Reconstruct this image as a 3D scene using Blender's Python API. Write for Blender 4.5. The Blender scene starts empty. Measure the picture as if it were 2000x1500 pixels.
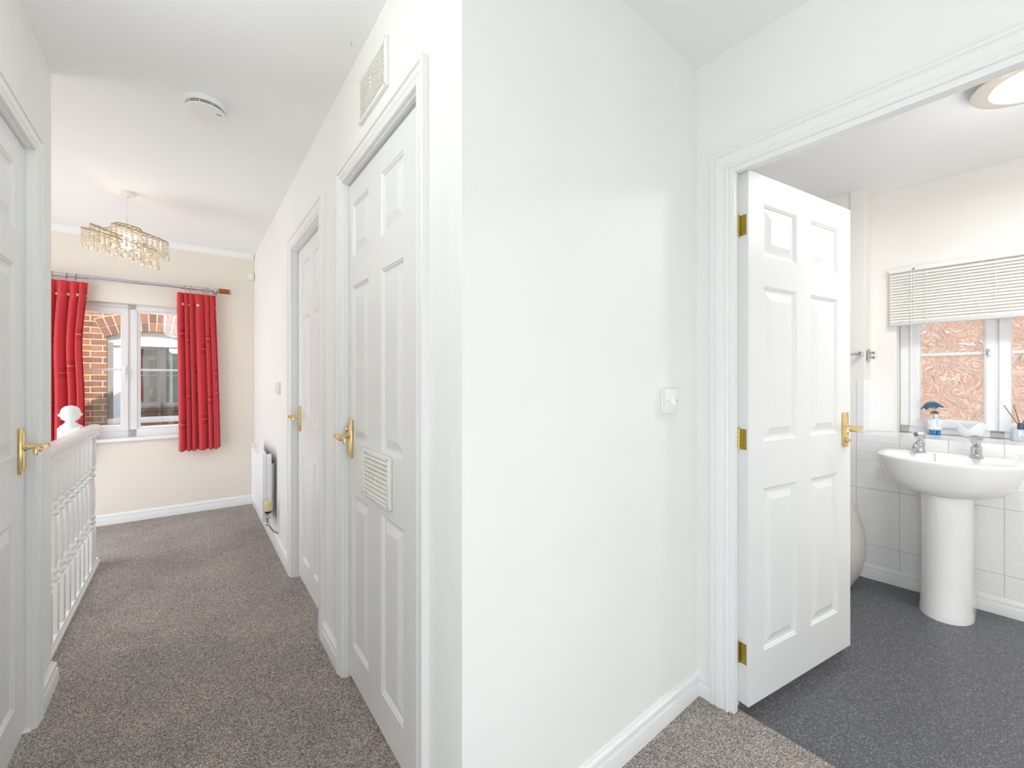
import bpy, bmesh, math, random
from mathutils import Matrix, Vector
random.seed(7)
SC = bpy.context.scene
COL = SC.collection
PI = math.pi
R = math.radians

# ------------------------------------------------------------------ camera
F_PX, YAW, HORIZON = 820.42, 0.6547, 743.81
cam = bpy.data.cameras.new('camera')
cam.sensor_width = 36.0
cam.lens = F_PX * 36.0 / 2000.0
cam.shift_y = (HORIZON - 750.0) / 2000.0
cam.clip_start = 0.02
camera = bpy.data.objects.new('camera', cam)
COL.objects.link(camera)
camera.location = (0, 0, 1.2)
camera.rotation_euler = (PI / 2, 0, -YAW)
SC.camera = camera

# ------------------------------------------------------------------ view, world, sun, lamps
SC.view_settings.view_transform = 'Standard'
SC.view_settings.look = 'None'
SC.view_settings.exposure = 0.27
SC.view_settings.gamma = 1.0
SC.view_settings.use_curve_mapping = False
SC.cycles.use_denoising = True
SC.cycles.max_bounces = 14
SC.cycles.diffuse_bounces = 8
SC.cycles.glossy_bounces = 6
SC.cycles.transmission_bounces = 10
SC.cycles.transparent_max_bounces = 16
SC.cycles.caustics_refractive = True
SC.cycles.sample_clamp_indirect = 6.0

WORLD_STRENGTH = 3.0
world = bpy.data.worlds.new('sky')
SC.world = world
world.use_nodes = True
nt = world.node_tree
nt.nodes.clear()
wo = nt.nodes.new('ShaderNodeOutputWorld')
wb = nt.nodes.new('ShaderNodeBackground')
tc = nt.nodes.new('ShaderNodeTexCoord')
sx = nt.nodes.new('ShaderNodeSeparateXYZ')
rmp = nt.nodes.new('ShaderNodeValToRGB')
nt.links.new(tc.outputs['Generated'], sx.inputs[0])
mr = nt.nodes.new('ShaderNodeMapRange')
mr.inputs[1].default_value = -1
mr.inputs[2].default_value = 1
nt.links.new(sx.outputs[2], mr.inputs[0])
nt.links.new(mr.outputs[0], rmp.inputs[0])
rmp.color_ramp.elements[0].position = 0.35
rmp.color_ramp.elements[0].color = (0.78, 0.80, 0.82, 1)
rmp.color_ramp.elements[1].position = 0.62
rmp.color_ramp.elements[1].color = (0.92, 0.975, 1.07, 1)
nt.links.new(rmp.outputs[0], wb.inputs[0])
wb.inputs[1].default_value = WORLD_STRENGTH
nt.links.new(wb.outputs[0], wo.inputs[0])

sun = bpy.data.lights.new('sun', 'SUN')
sun.energy = 9.0
sun.angle = R(0.6)
sun.color = (1.0, 0.93, 0.82)
sun_o = bpy.data.objects.new('sun', sun)
COL.objects.link(sun_o)
sun_o.rotation_euler = (R(45), 0, 0)      # light travels +Y and down


def point_lamp(name, loc, power, radius, color):
    l = bpy.data.lights.new(name, 'POINT')
    l.energy = power
    l.shadow_soft_size = radius
    l.color = color
    o = bpy.data.objects.new(name, l)
    COL.objects.link(o)
    o.location = loc
    return o


point_lamp('added_landing_fill', (-0.28, 1.15, 2.10), 6.4, 0.2, (0.97, 0.99, 1.0))  # added fill light above the view, brightens the near door and ceiling

# ------------------------------------------------------------------ materials


def new_mat(name):
    m = bpy.data.materials.new(name)
    m.use_nodes = True
    return m, m.node_tree, m.node_tree.nodes['Principled BSDF']


def lnk(t, a, b):
    t.links.new(a, b)


def coords(t, kind='Object', scale=(1, 1, 1)):
    c = t.nodes.new('ShaderNodeTexCoord')
    mp = t.nodes.new('ShaderNodeMapping')
    mp.inputs['Scale'].default_value = scale
    lnk(t, c.outputs[kind], mp.inputs[0])
    return mp.outputs[0]


def noise(t, vec, scale, detail=2, rough=0.5):
    n = t.nodes.new('ShaderNodeTexNoise')
    n.inputs['Scale'].default_value = scale
    n.inputs['Detail'].default_value = detail
    n.inputs['Roughness'].default_value = rough
    lnk(t, vec, n.inputs['Vector'])
    return n.outputs['Fac']


def ramp(t, fac, stops):
    r = t.nodes.new('ShaderNodeValToRGB')
    e = r.color_ramp.elements
    while len(e) < len(stops):
        e.new(0.5)
    for i, (p, c) in enumerate(stops):
        e[i].position = p
        e[i].color = (c[0], c[1], c[2], 1)
    lnk(t, fac, r.inputs[0])
    return r.outputs[0]


def bump(t, b, h, strength, dist):
    n = t.nodes.new('ShaderNodeBump')
    n.inputs['Strength'].default_value = strength
    n.inputs['Distance'].default_value = dist
    lnk(t, h, n.inputs['Height'])
    lnk(t, n.outputs[0], b.inputs['Normal'])
    return n


def paint(name, col, rough=0.6, bscale=180, bstr=0.04, var=0.015, spec=0.3):
    m, t, b = new_mat(name)
    v = coords(t)
    lo = tuple(c * (1 - var) for c in col)
    hi = tuple(min(1, c * (1 + var)) for c in col)
    lnk(t, ramp(t, noise(t, v, 2.3, 3), [(0.3, lo), (0.7, hi)]), b.inputs['Base Color'])
    b.inputs['Roughness'].default_value = rough
    b.inputs['Specular IOR Level'].default_value = spec
    bump(t, b, noise(t, v, bscale, 2), bstr, 0.002)
    return m


def plain(name, col, rough=0.4, metal=0.0, spec=0.5, **kw):
    m, t, b = new_mat(name)
    v = coords(t)
    lnk(t, ramp(t, noise(t, v, 14, 2), [(0.3, tuple(c * 0.985 for c in col)), (0.7, tuple(min(1, c * 1.015) for c in col))]), b.inputs['Base Color'])
    b.inputs['Roughness'].default_value = rough
    b.inputs['Metallic'].default_value = metal
    b.inputs['Specular IOR Level'].default_value = spec
    for k, x in kw.items():
        b.inputs[k.replace('_', ' ')].default_value = x
    return m


def grain_paint(name, col, rough=0.32):
    """satin painted moulded door with an embossed upright wood grain"""
    m, t, b = new_mat(name)
    v = coords(t, 'Object', (1, 1, 0.055))
    n1 = noise(t, v, 95, 4, 0.6)
    w = t.nodes.new('ShaderNodeTexWave')
    w.wave_type = 'BANDS'
    w.bands_direction = 'X'
    w.inputs['Scale'].default_value = 26
    w.inputs['Distortion'].default_value = 9
    w.inputs['Detail'].default_value = 3
    w.inputs['Detail Scale'].default_value = 1.3
    lnk(t, v, w.inputs['Vector'])
    mx = t.nodes.new('ShaderNodeMath')
    mx.operation = 'MULTIPLY_ADD'
    mx.inputs[1].default_value = 0.5
    lnk(t, w.outputs['Fac'], mx.inputs[0])
    lnk(t, n1, mx.inputs[2])
    b.inputs['Base Color'].default_value = (*col, 1)
    b.inputs['Roughness'].default_value = rough
    b.inputs['Specular IOR Level'].default_value = 0.5
    bump(t, b, mx.outputs[0], 0.16, 0.0012)
    return m


def carpet_mat():
    m, t, b = new_mat('carpet_pile')
    v = coords(t)
    big = noise(t, v, 2.4, 4, 0.65)
    fine = noise(t, v, 330, 3, 0.75)
    vo = t.nodes.new('ShaderNodeTexVoronoi')
    vo.inputs['Scale'].default_value = 360
    lnk(t, v, vo.inputs['Vector'])
    sep = t.nodes.new('ShaderNodeSeparateColor')
    lnk(t, vo.outputs['Color'], sep.inputs[0])
    tone = t.nodes.new('ShaderNodeMix')
    tone.inputs[0].default_value = 0.45
    lnk(t, sep.outputs[0], tone.inputs[2])
    lnk(t, fine, tone.inputs[3])
    c1 = ramp(t, tone.outputs[0], [(0.18, (0.085, 0.073, 0.066)), (0.40, (0.25, 0.218, 0.198)), (0.60, (0.43, 0.385, 0.353)), (0.82, (0.78, 0.73, 0.69))])
    c2 = ramp(t, big, [(0.32, (0.84, 0.84, 0.86)), (0.68, (1.16, 1.13, 1.08))])
    mm = t.nodes.new('ShaderNodeMix')
    mm.data_type = 'RGBA'
    mm.blend_type = 'MULTIPLY'
    mm.inputs[0].default_value = 1
    lnk(t, c1, mm.inputs[6])
    lnk(t, c2, mm.inputs[7])
    lnk(t, mm.outputs[2], b.inputs['Base Color'])
    b.inputs['Roughness'].default_value = 1.0
    b.inputs['Specular IOR Level'].default_value = 0.05
    b.inputs['Sheen Weight'].default_value = 0.15
    bump(t, b, tone.outputs[0], 0.8, 0.006)
    return m


def vinyl_mat():
    m, t, b = new_mat('speckled_vinyl')
    v = coords(t)
    f = noise(t, v, 190, 3, 0.8)
    lnk(t, ramp(t, f, [(0.35, (0.058, 0.059, 0.067)), (0.52, (0.108, 0.109, 0.121)), (0.60, (0.18, 0.182, 0.202)), (0.68, (0.44, 0.445, 0.48))]), b.inputs['Base Color'])
    b.inputs['Roughness'].default_value = 0.42
    bump(t, b, f, 0.1, 0.002)
    return m


def tile_mat():
    """white wall tiles, each embossed with a small brick relief"""
    m, t, b = new_mat('white_relief_tile')
    c = t.nodes.new('ShaderNodeTexCoord')
    s = t.nodes.new('ShaderNodeSeparateXYZ')
    lnk(t, c.outputs['Object'], s.inputs[0])
    cb = t.nodes.new('ShaderNodeCombineXYZ')
    lnk(t, s.outputs[0], cb.inputs[0])
    lnk(t, s.outputs[2], cb.inputs[1])

    def bricks(w, h, mortar, off, loc):
        mp = t.nodes.new('ShaderNodeMapping')
        mp.inputs['Location'].default_value = loc
        lnk(t, cb.outputs[0], mp.inputs[0])
        k = t.nodes.new('ShaderNodeTexBrick')
        k.offset = off
        k.inputs['Scale'].default_value = 1
        k.inputs['Brick Width'].default_value = w
        k.inputs['Row Height'].default_value = h
        k.inputs['Mortar Size'].default_value = mortar
        k.inputs['Mortar Smooth'].default_value = 0.3
        k.inputs['Color1'].default_value = (1, 1, 1, 1)
        k.inputs['Color2'].default_value = (0.97, 0.97, 0.97, 1)
        k.inputs['Mortar'].default_value = (0, 0, 0, 1)
        lnk(t, mp.outputs[0], k.inputs['Vector'])
        return k
    big = bricks(0.203, 0.346, 0.0016, 0.0, (0.0, 0.163, 0))
    small = bricks(0.1015, 0.0576, 0.004, 0.5, (0.0, 0.163, 0))
    lnk(t, ramp(t, big.outputs['Fac'], [(0.1, (0.87, 0.87, 0.865)), (0.9, (0.62, 0.62, 0.615))]), b.inputs['Base Color'])
    mx = t.nodes.new('ShaderNodeMath')
    mx.operation = 'MULTIPLY_ADD'
    mx.inputs[1].default_value = -0.35
    iv = t.nodes.new('ShaderNodeMath')
    iv.operation = 'MULTIPLY'
    iv.inputs[1].default_value = -1.0
    lnk(t, big.outputs['Fac'], iv.inputs[0])
    lnk(t, small.outputs['Fac'], mx.inputs[0])
    lnk(t, iv.outputs[0], mx.inputs[2])
    b.inputs['Roughness'].default_value = 0.16
    bump(t, b, mx.outputs[0], 0.65, 0.0035)
    return m


def brick_mat(name, c1, c2, mortar, scale=1.0):
    m, t, b = new_mat(name)
    c = t.nodes.new('ShaderNodeTexCoord')
    s = t.nodes.new('ShaderNodeSeparateXYZ')
    lnk(t, c.outputs['Object'], s.inputs[0])
    cb = t.nodes.new('ShaderNodeCombineXYZ')
    ad = t.nodes.new('ShaderNodeMath')
    ad.operation = 'ADD'
    lnk(t, s.outputs[0], ad.inputs[0])
    lnk(t, s.outputs[1], ad.inputs[1])
    lnk(t, ad.outputs[0], cb.inputs[0])
    lnk(t, s.outputs[2], cb.inputs[1])
    k = t.nodes.new('ShaderNodeTexBrick')
    k.offset = 0.5
    k.inputs['Scale'].default_value = 1
    k.inputs['Brick Width'].default_value = 0.225
    k.inputs['Row Height'].default_value = 0.075
    k.inputs['Mortar Size'].default_value = 0.006
    k.inputs['Mortar Smooth'].default_value = 0.2
    k.inputs['Bias'].default_value = -0.1
    k.inputs['Color1'].default_value = (*c1, 1)
    k.inputs['Color2'].default_value = (*c2, 1)
    k.inputs['Mortar'].default_value = (*mortar, 1)
    lnk(t, cb.outputs[0], k.inputs['Vector'])
    n = noise(t, coords(t, 'Object', (1, 1, 2.5)), 22, 4, 0.7)
    mm = t.nodes.new('ShaderNodeMix')
    mm.data_type = 'RGBA'
    mm.blend_type = 'MULTIPLY'
    mm.inputs[0].default_value = 0.75
    lnk(t, k.outputs['Color'], mm.inputs[6])
    lnk(t, ramp(t, n, [(0.3, (0.62, 0.58, 0.56)), (0.55, (1.05, 1.03, 1.0))]), mm.inputs[7])
    lnk(t, mm.outputs[2], b.inputs['Base Color'])
    b.inputs['Roughness'].default_value = 0.9
    iv = t.nodes.new('ShaderNodeMath')
    iv.operation = 'SUBTRACT'
    iv.inputs[0].default_value = 1
    lnk(t, k.outputs['Fac'], iv.inputs[1])
    bump(t, b, iv.outputs[0], 0.6, 0.006)
    return m


def clear_glass(name, refl=0.10, tint=(0.97, 0.985, 0.98)):
    m, t, b = new_mat(name)
    t.nodes.remove(b)
    out = t.nodes['Material Output']
    tr = t.nodes.new('ShaderNodeBsdfTransparent')
    tr.inputs[0].default_value = (*tint, 1)
    gl = t.nodes.new('ShaderNodeBsdfGlossy')
    gl.inputs['Roughness'].default_value = 0.015
    mx = t.nodes.new('ShaderNodeMixShader')
    mx.inputs[0].default_value = refl
    lnk(t, tr.outputs[0], mx.inputs[1])
    lnk(t, gl.outputs[0], mx.inputs[2])
    lnk(t, mx.outputs[0], out.inputs[0])
    return m


def obscure_glass():
    m, t, b = new_mat('leaf_patterned_glass')
    v = coords(t, 'Object', (1, 1, 1))
    n = t.nodes.new('ShaderNodeTexNoise')
    n.inputs['Scale'].default_value = 9
    n.inputs['Detail'].default_value = 1
    lnk(t, v, n.inputs['Vector'])
    va = t.nodes.new('ShaderNodeMix')
    va.data_type = 'RGBA'
    va.blend_type = 'ADD'
    va.inputs[0].default_value = 0.30
    lnk(t, v, va.inputs[6])
    lnk(t, n.outputs['Color'], va.inputs[7])
    vo = t.nodes.new('ShaderNodeTexVoronoi')
    vo.feature = 'SMOOTH_F1'
    vo.inputs['Scale'].default_value = 22
    lnk(t, va.outputs[2], vo.inputs['Vector'])
    wv = t.nodes.new('ShaderNodeTexWave')
    wv.inputs['Scale'].default_value = 6
    wv.inputs['Distortion'].default_value = 6
    wv.inputs['Detail'].default_value = 2
    lnk(t, va.outputs[2], wv.inputs['Vector'])
    mx = t.nodes.new('ShaderNodeMath')
    mx.operation = 'ADD'
    lnk(t, vo.outputs['Distance'], mx.inputs[0])
    lnk(t, wv.outputs['Fac'], mx.inputs[1])
    b.inputs['Base Color'].default_value = (1, 1, 1, 1)
    b.inputs['Transmission Weight'].default_value = 1
    b.inputs['Roughness'].default_value = 0.20
    b.inputs['IOR'].default_value = 1.45
    bump(t, b, mx.outputs[0], 0.9, 0.020)
    # lightly etched, leaf shaped streaks
    w2 = t.nodes.new('ShaderNodeTexWave')
    w2.inputs['Scale'].default_value = 13
    w2.inputs['Distortion'].default_value = 11
    w2.inputs['Detail'].default_value = 3
    w2.inputs['Detail Scale'].default_value = 1.6
    w2.inputs['Detail Roughness'].default_value = 0.65
    lnk(t, va.outputs[2], w2.inputs['Vector'])
    out = t.nodes['Material Output']
    tl = t.nodes.new('ShaderNodeBsdfTranslucent')
    tl.inputs[0].default_value = (0.95, 0.86, 0.80, 1)
    df = t.nodes.new('ShaderNodeBsdfDiffuse')
    df.inputs[0].default_value = (0.80, 0.76, 0.73, 1)
    mt = t.nodes.new('ShaderNodeMixShader')
    mt.inputs[0].default_value = 0.5
    lnk(t, tl.outputs[0], mt.inputs[1])
    lnk(t, df.outputs[0], mt.inputs[2])
    ms = t.nodes.new('ShaderNodeMixShader')
    lnk(t, ramp(t, w2.outputs['Fac'], [(0.50, (0.03, 0.03, 0.03)), (0.75, (0.22, 0.22, 0.22)), (0.95, (0.70, 0.70, 0.70))]), ms.inputs[0])
    lnk(t, b.outputs[0], ms.inputs[1])
    lnk(t, mt.outputs[0], ms.inputs[2])
    lnk(t, ms.outputs[0], out.inputs[0])
    return m


def curtain_mat():
    m, t, b = new_mat('red_curtain_cloth')
    out = t.nodes['Material Output']
    v = coords(t, 'Object', (1, 1, 0.25))
    n = noise(t, v, 240, 3, 0.6)
    col = ramp(t, n, [(0.3, (0.62, 0.045, 0.065)), (0.7, (0.76, 0.075, 0.095))])
    lnk(t, col, b.inputs['Base Color'])
    b.inputs['Roughness'].default_value = 0.75
    b.inputs['Sheen Weight'].default_value = 0.3
    bump(t, b, n, 0.15, 0.002)
    tl = t.nodes.new('ShaderNodeBsdfTranslucent')
    tl.inputs[0].default_value = (1.0, 0.02, 0.14, 1)
    mx = t.nodes.new('ShaderNodeMixShader')
    mx.inputs[0].default_value = 0.34
    lnk(t, b.outputs[0], mx.inputs[1])
    lnk(t, tl.outputs[0], mx.inputs[2])
    lnk(t, mx.outputs[0], out.inputs[0])
    return m


def emit(name, col, strength):
    m, t, b = new_mat(name)
    b.inputs['Base Color'].default_value = (*col, 1)
    b.inputs['Emission Color'].default_value = (*col, 1)
    b.inputs['Emission Strength'].default_value = strength
    return m


M = {}
M['wall'] = paint('warm_white_wall_paint', (0.845, 0.852, 0.822), 0.55)
M['wall_cream'] = paint('cream_wall_paint', (0.81, 0.755, 0.67), 0.6)
M['wall_bath'] = paint('pale_cream_bathroom_paint', (0.85, 0.822, 0.785), 0.55)
M['ceiling'] = paint('white_ceiling_paint', (0.865, 0.872, 0.872), 0.8, spec=0.1)
M['trim'] = paint('white_satin_woodwork', (0.83, 0.838, 0.828), 0.28, 60, 0.03, 0.006, 0.5)
M['door'] = grain_paint('white_grained_door_paint', (0.80, 0.808, 0.80))
M['carpet'] = carpet_mat()
M['vinyl'] = vinyl_mat()
M['tile'] = tile_mat()
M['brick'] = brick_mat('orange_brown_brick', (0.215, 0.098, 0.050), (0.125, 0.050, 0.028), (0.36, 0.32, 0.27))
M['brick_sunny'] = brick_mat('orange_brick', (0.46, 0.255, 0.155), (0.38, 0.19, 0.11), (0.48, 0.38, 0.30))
M['arch_a'] = plain('arch_brick_orange', (0.20, 0.085, 0.05), 0.9)
M['arch_b'] = plain('arch_brick_brown', (0.15, 0.062, 0.038), 0.9)
M['arch_c'] = plain('arch_brick_dark', (0.11, 0.055, 0.042), 0.9)
M['mortar'] = plain('pale_mortar', (0.38, 0.34, 0.29), 0.95)
M['upvc'] = plain('white_window_plastic', (0.84, 0.85, 0.86), 0.22)
M['glass'] = clear_glass('window_glass', 0.06)
M['glass_far'] = clear_glass('reflecting_window_glass', 0.42, (0.5, 0.5, 0.5))
M['obscure'] = obscure_glass()
M['brass'] = plain('polished_brass', (0.82, 0.63, 0.31), 0.17, 1.0)
M['brass_old'] = plain('worn_brass', (0.56, 0.44, 0.12), 0.30, 1.0)
M['chrome'] = plain('chrome', (0.62, 0.63, 0.66), 0.10, 1.0)
M['steel'] = plain('brushed_silver_metal', (0.58, 0.58, 0.60), 0.22, 1.0)
M['ring'] = plain('dark_silver_ring', (0.34, 0.33, 0.33), 0.3, 1.0)
M['dark'] = plain('dark_gap', (0.03, 0.028, 0.026), 0.7)
M['white_plastic'] = plain('white_plastic', (0.84, 0.84, 0.83), 0.3)
M['cream_plastic'] = plain('cream_plastic', (0.85, 0.84, 0.79), 0.38)
M['yellow_plastic'] = plain('aged_cream_plastic', (0.73, 0.62, 0.34), 0.4)
M['ceramic'] = plain('white_glazed_ceramic', (0.90, 0.90, 0.89), 0.07)
M['red'] = curtain_mat()
M['red_dark'] = plain('dark_red_stitching', (0.33, 0.016, 0.03), 0.8)
M['gold_thread'] = plain('gold_thread', (0.66, 0.25, 0.17), 0.5)
M['button'] = plain('gold_button', (0.72, 0.52, 0.22), 0.35, 0.3)
M['amber'] = plain('amber_wood_finial', (0.28, 0.085, 0.012), 0.12)
M['radiator'] = plain('white_radiator_enamel', (0.85, 0.86, 0.88), 0.25)
M['fin'] = plain('grey_convector_fin', (0.22, 0.23, 0.25), 0.45, 0.6)
M['crystal'] = plain('champagne_crystal', (1.0, 0.93, 0.80), 0.08, 0.0, 0.8, Transmission_Weight=0.55)
M['antique'] = plain('antique_brass_wire', (0.40, 0.30, 0.16), 0.3, 1.0)
M['bulb'] = emit('lit_bulb', (1.0, 0.88, 0.72), 38.0)
M['lampglow'] = emit('lit_opal_glass', (1.0, 0.93, 0.84), 0.55)
M['nickel'] = plain('brushed_nickel', (0.66, 0.62, 0.58), 0.25, 1.0)
M['slat'] = plain('ivory_blind_slat', (0.84, 0.83, 0.79), 0.3)
M['slat_end'] = plain('grey_white_blind_rail', (0.66, 0.66, 0.66), 0.35)
M['porcelain'] = plain('white_porcelain', (0.82, 0.86, 0.90), 0.12)
M['blue'] = plain('glossy_blue', (0.02, 0.23, 0.58), 0.2)
M['navy'] = plain('navy_umbrella', (0.025, 0.09, 0.20), 0.35)
M['teal'] = plain('teal_umbrella', (0.02, 0.16, 0.22), 0.35)
M['hair'] = plain('grey_brown_cap', (0.22, 0.20, 0.17), 0.6)
M['reed'] = plain('brown_reed', (0.20, 0.12, 0.06), 0.7)
M['bottle'] = plain('clear_bottle_glass', (0.80, 0.88, 0.94), 0.08, 0.0, 0.5, Transmission_Weight=0.5)
M['collar'] = plain('dark_blue_collar', (0.07, 0.09, 0.17), 0.3)
M['frost'] = plain('frosted_see_through', (0.74, 0.71, 0.65), 0.35, 0.0, 0.4, Transmission_Weight=0.25)
M['edge_wood'] = plain('raw_door_edge', (0.55, 0.30, 0.16), 0.7)
M['roof_tile'] = plain('dark_roof_tile', (0.12, 0.10, 0.09), 0.9)
M['blue_white'] = plain('pale_blue_frame', (0.66, 0.75, 0.83), 0.4)
M['jamb_shade'] = plain('brown_grey_jamb_shade', (0.16, 0.145, 0.135), 0.8)
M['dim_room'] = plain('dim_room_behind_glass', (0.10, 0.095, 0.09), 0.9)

# ------------------------------------------------------------------ mesh helpers


def finish(bm, name, mat, parent=None, mw=None, smooth=True, angle=35, mats=None):
    bmesh.ops.recalc_face_normals(bm, faces=bm.faces[:])
    me = bpy.data.meshes.new(name)
    bm.to_mesh(me)
    bm.free()
    for k in (mats or [mat]):
        me.materials.append(M[k])
    if smooth:
        for p in me.polygons:
            p.use_smooth = True
        me.set_sharp_from_angle(angle=R(angle))
    o = bpy.data.objects.new(name, me)
    COL.objects.link(o)
    if parent is not None:
        o.parent = parent
    if mw is not None:
        o.matrix_local = mw
    return o


def tag(o, label, cat, group=None, kind=None):
    o['label'] = label
    o['category'] = cat
    if group:
        o['group'] = group
    if kind:
        o['kind'] = kind
    return o


def thing(name, mw, label, cat, group=None, kind=None):
    o = bpy.data.objects.new(name, None)
    o.empty_display_size = 0.05
    COL.objects.link(o)
    o.matrix_world = mw
    return tag(o, label, cat, group, kind)


def box(bm, x0, x1, y0, y1, z0, z1, mi=0, bev=0.0):
    vs = [bm.verts.new(p) for p in ((x0, y0, z0), (x1, y0, z0), (x1, y1, z0), (x0, y1, z0), (x0, y0, z1), (x1, y0, z1), (x1, y1, z1), (x0, y1, z1))]
    fs = []
    for q in ((0, 3, 2, 1), (4, 5, 6, 7), (0, 1, 5, 4), (1, 2, 6, 5), (2, 3, 7, 6), (3, 0, 4, 7)):
        f = bm.faces.new([vs[i] for i in q])
        f.material_index = mi
        fs.append(f)
    if bev > 0:
        es = list({e for f in fs for e in f.edges})
        r = bmesh.ops.bevel(bm, geom=es, offset=bev, segments=2, profile=0.5, affect='EDGES')
        for f in r['faces']:
            f.material_index = mi
    return fs


def BM():
    return bmesh.new()


def bx(x0, x1, y0, y1, z0, z1, bev=0.0):
    bm = BM()
    box(bm, x0, x1, y0, y1, z0, z1, 0, bev)
    return bm


def frame_from(axis):
    a = Vector(axis).normalized()
    u = a.orthogonal().normalized()
    return u, a.cross(u), a


def tube(bm, pts, rad, n=10, mi=0, caps=True, closed=False):
    """a round bar along pts; rad may be a number or one per point"""
    pts = [Vector(p) for p in pts]
    rs = rad if isinstance(rad, (list, tuple)) else [rad] * len(pts)
    rings = []
    m = len(pts)
    up = None
    for i, p in enumerate(pts):
        if closed:
            d = pts[(i + 1) % m] - pts[i - 1]
        else:
            d = pts[min(i + 1, m - 1)] - pts[max(i - 1, 0)]
        d.normalize()
        if up is None:
            up = d.orthogonal().normalized()
        u = (up - d * up.dot(d))
        u = u.normalized() if u.length > 1e-6 else d.orthogonal().normalized()
        up = u
        w = d.cross(u)
        rings.append([bm.verts.new(p + (u * math.cos(2 * PI * k / n) + w * math.sin(2 * PI * k / n)) * rs[i]) for k in range(n)])
    for i in range(m if closed else m - 1):
        a, b = rings[i], rings[(i + 1) % m]
        for k in range(n):
            f = bm.faces.new((a[k], a[(k + 1) % n], b[(k + 1) % n], b[k]))
            f.material_index = mi
    if caps and not closed:
        for r_ in (rings[0][::-1], rings[-1]):
            f = bm.faces.new(r_)
            f.material_index = mi


def lathe(bm, prof, n=24, mat=None, mi=0, axis_caps=True):
    """spin (radius, height) pairs about local z; mat places the result"""
    mat = mat or Matrix()
    rings = []
    for r_, z in prof:
        if r_ < 1e-6:
            rings.append([bm.verts.new(mat @ Vector((0, 0, z)))])
        else:
            rings.append([bm.verts.new(mat @ Vector((r_ * math.cos(2 * PI * k / n), r_ * math.sin(2 * PI * k / n), z))) for k in range(n)])
    for a, b in zip(rings[:-1], rings[1:]):
        for k in range(n):
            if len(a) == 1 and len(b) == 1:
                continue
            if len(a) == 1:
                q = (a[0], b[(k + 1) % n], b[k])
            elif len(b) == 1:
                q = (a[k], a[(k + 1) % n], b[0])
            else:
                q = (a[k], a[(k + 1) % n], b[(k + 1) % n], b[k])
            bm.faces.new(q).material_index = mi
    if axis_caps:
        for r_ in (rings[0][::-1], rings[-1]):
            if len(r_) > 2:
                bm.faces.new(r_).material_index = mi


def loft(bm, rings, closed=True, cap0=True, cap1=True, mi=0):
    vr = [[bm.verts.new(p) for p in r_] for r_ in rings]
    n = len(vr[0])
    for a, b in zip(vr[:-1], vr[1:]):
        for k in range(n if closed else n - 1):
            bm.faces.new((a[k], a[(k + 1) % n], b[(k + 1) % n], b[k])).material_index = mi
    if cap0:
        bm.faces.new(vr[0][::-1]).material_index = mi
    if cap1:
        bm.faces.new(vr[-1]).material_index = mi
    return vr


def sweep2d(bm, path, prof, side=1, zbase=0.0, cap=True, mi=0):
    """profile (offset, z) carried along a plan polyline with mitred corners; offset goes to the left (side=1) or right (-1)"""
    P = [Vector((p[0], p[1])) for p in path]
    rings = []
    for i, p in enumerate(P):
        ns = []
        if i > 0:
            d = (P[i] - P[i - 1]).normalized()
            ns.append(Vector((-d.y, d.x)) * side)
        if i < len(P) - 1:
            d = (P[i + 1] - P[i]).normalized()
            ns.append(Vector((-d.y, d.x)) * side)
        if len(ns) == 2:
            b = (ns[0] + ns[1])
            b = b / max(1e-6, b.dot(ns[0]))
        else:
            b = ns[0]
        rings.append([(p.x + b.x * o, p.y + b.y * o, zbase + z) for o, z in prof])
    loft(bm, rings, True, cap, cap, mi)


def arch_sweep(bm, W, H, prof, y0=0.0, x0=0.0):
    """architrave round three sides of an opening x0..x0+W, height H; profile (outward, protrusion toward -Y)"""
    rings = [[(x0 - o, y0 - p, 0.0) for o, p in prof], [(x0 - o, y0 - p, H + o) for o, p in prof],
             [(x0 + W + o, y0 - p, H + o) for o, p in prof], [(x0 + W + o, y0 - p, 0.0) for o, p in prof]]
    loft(bm, rings, True, True, True)


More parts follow.
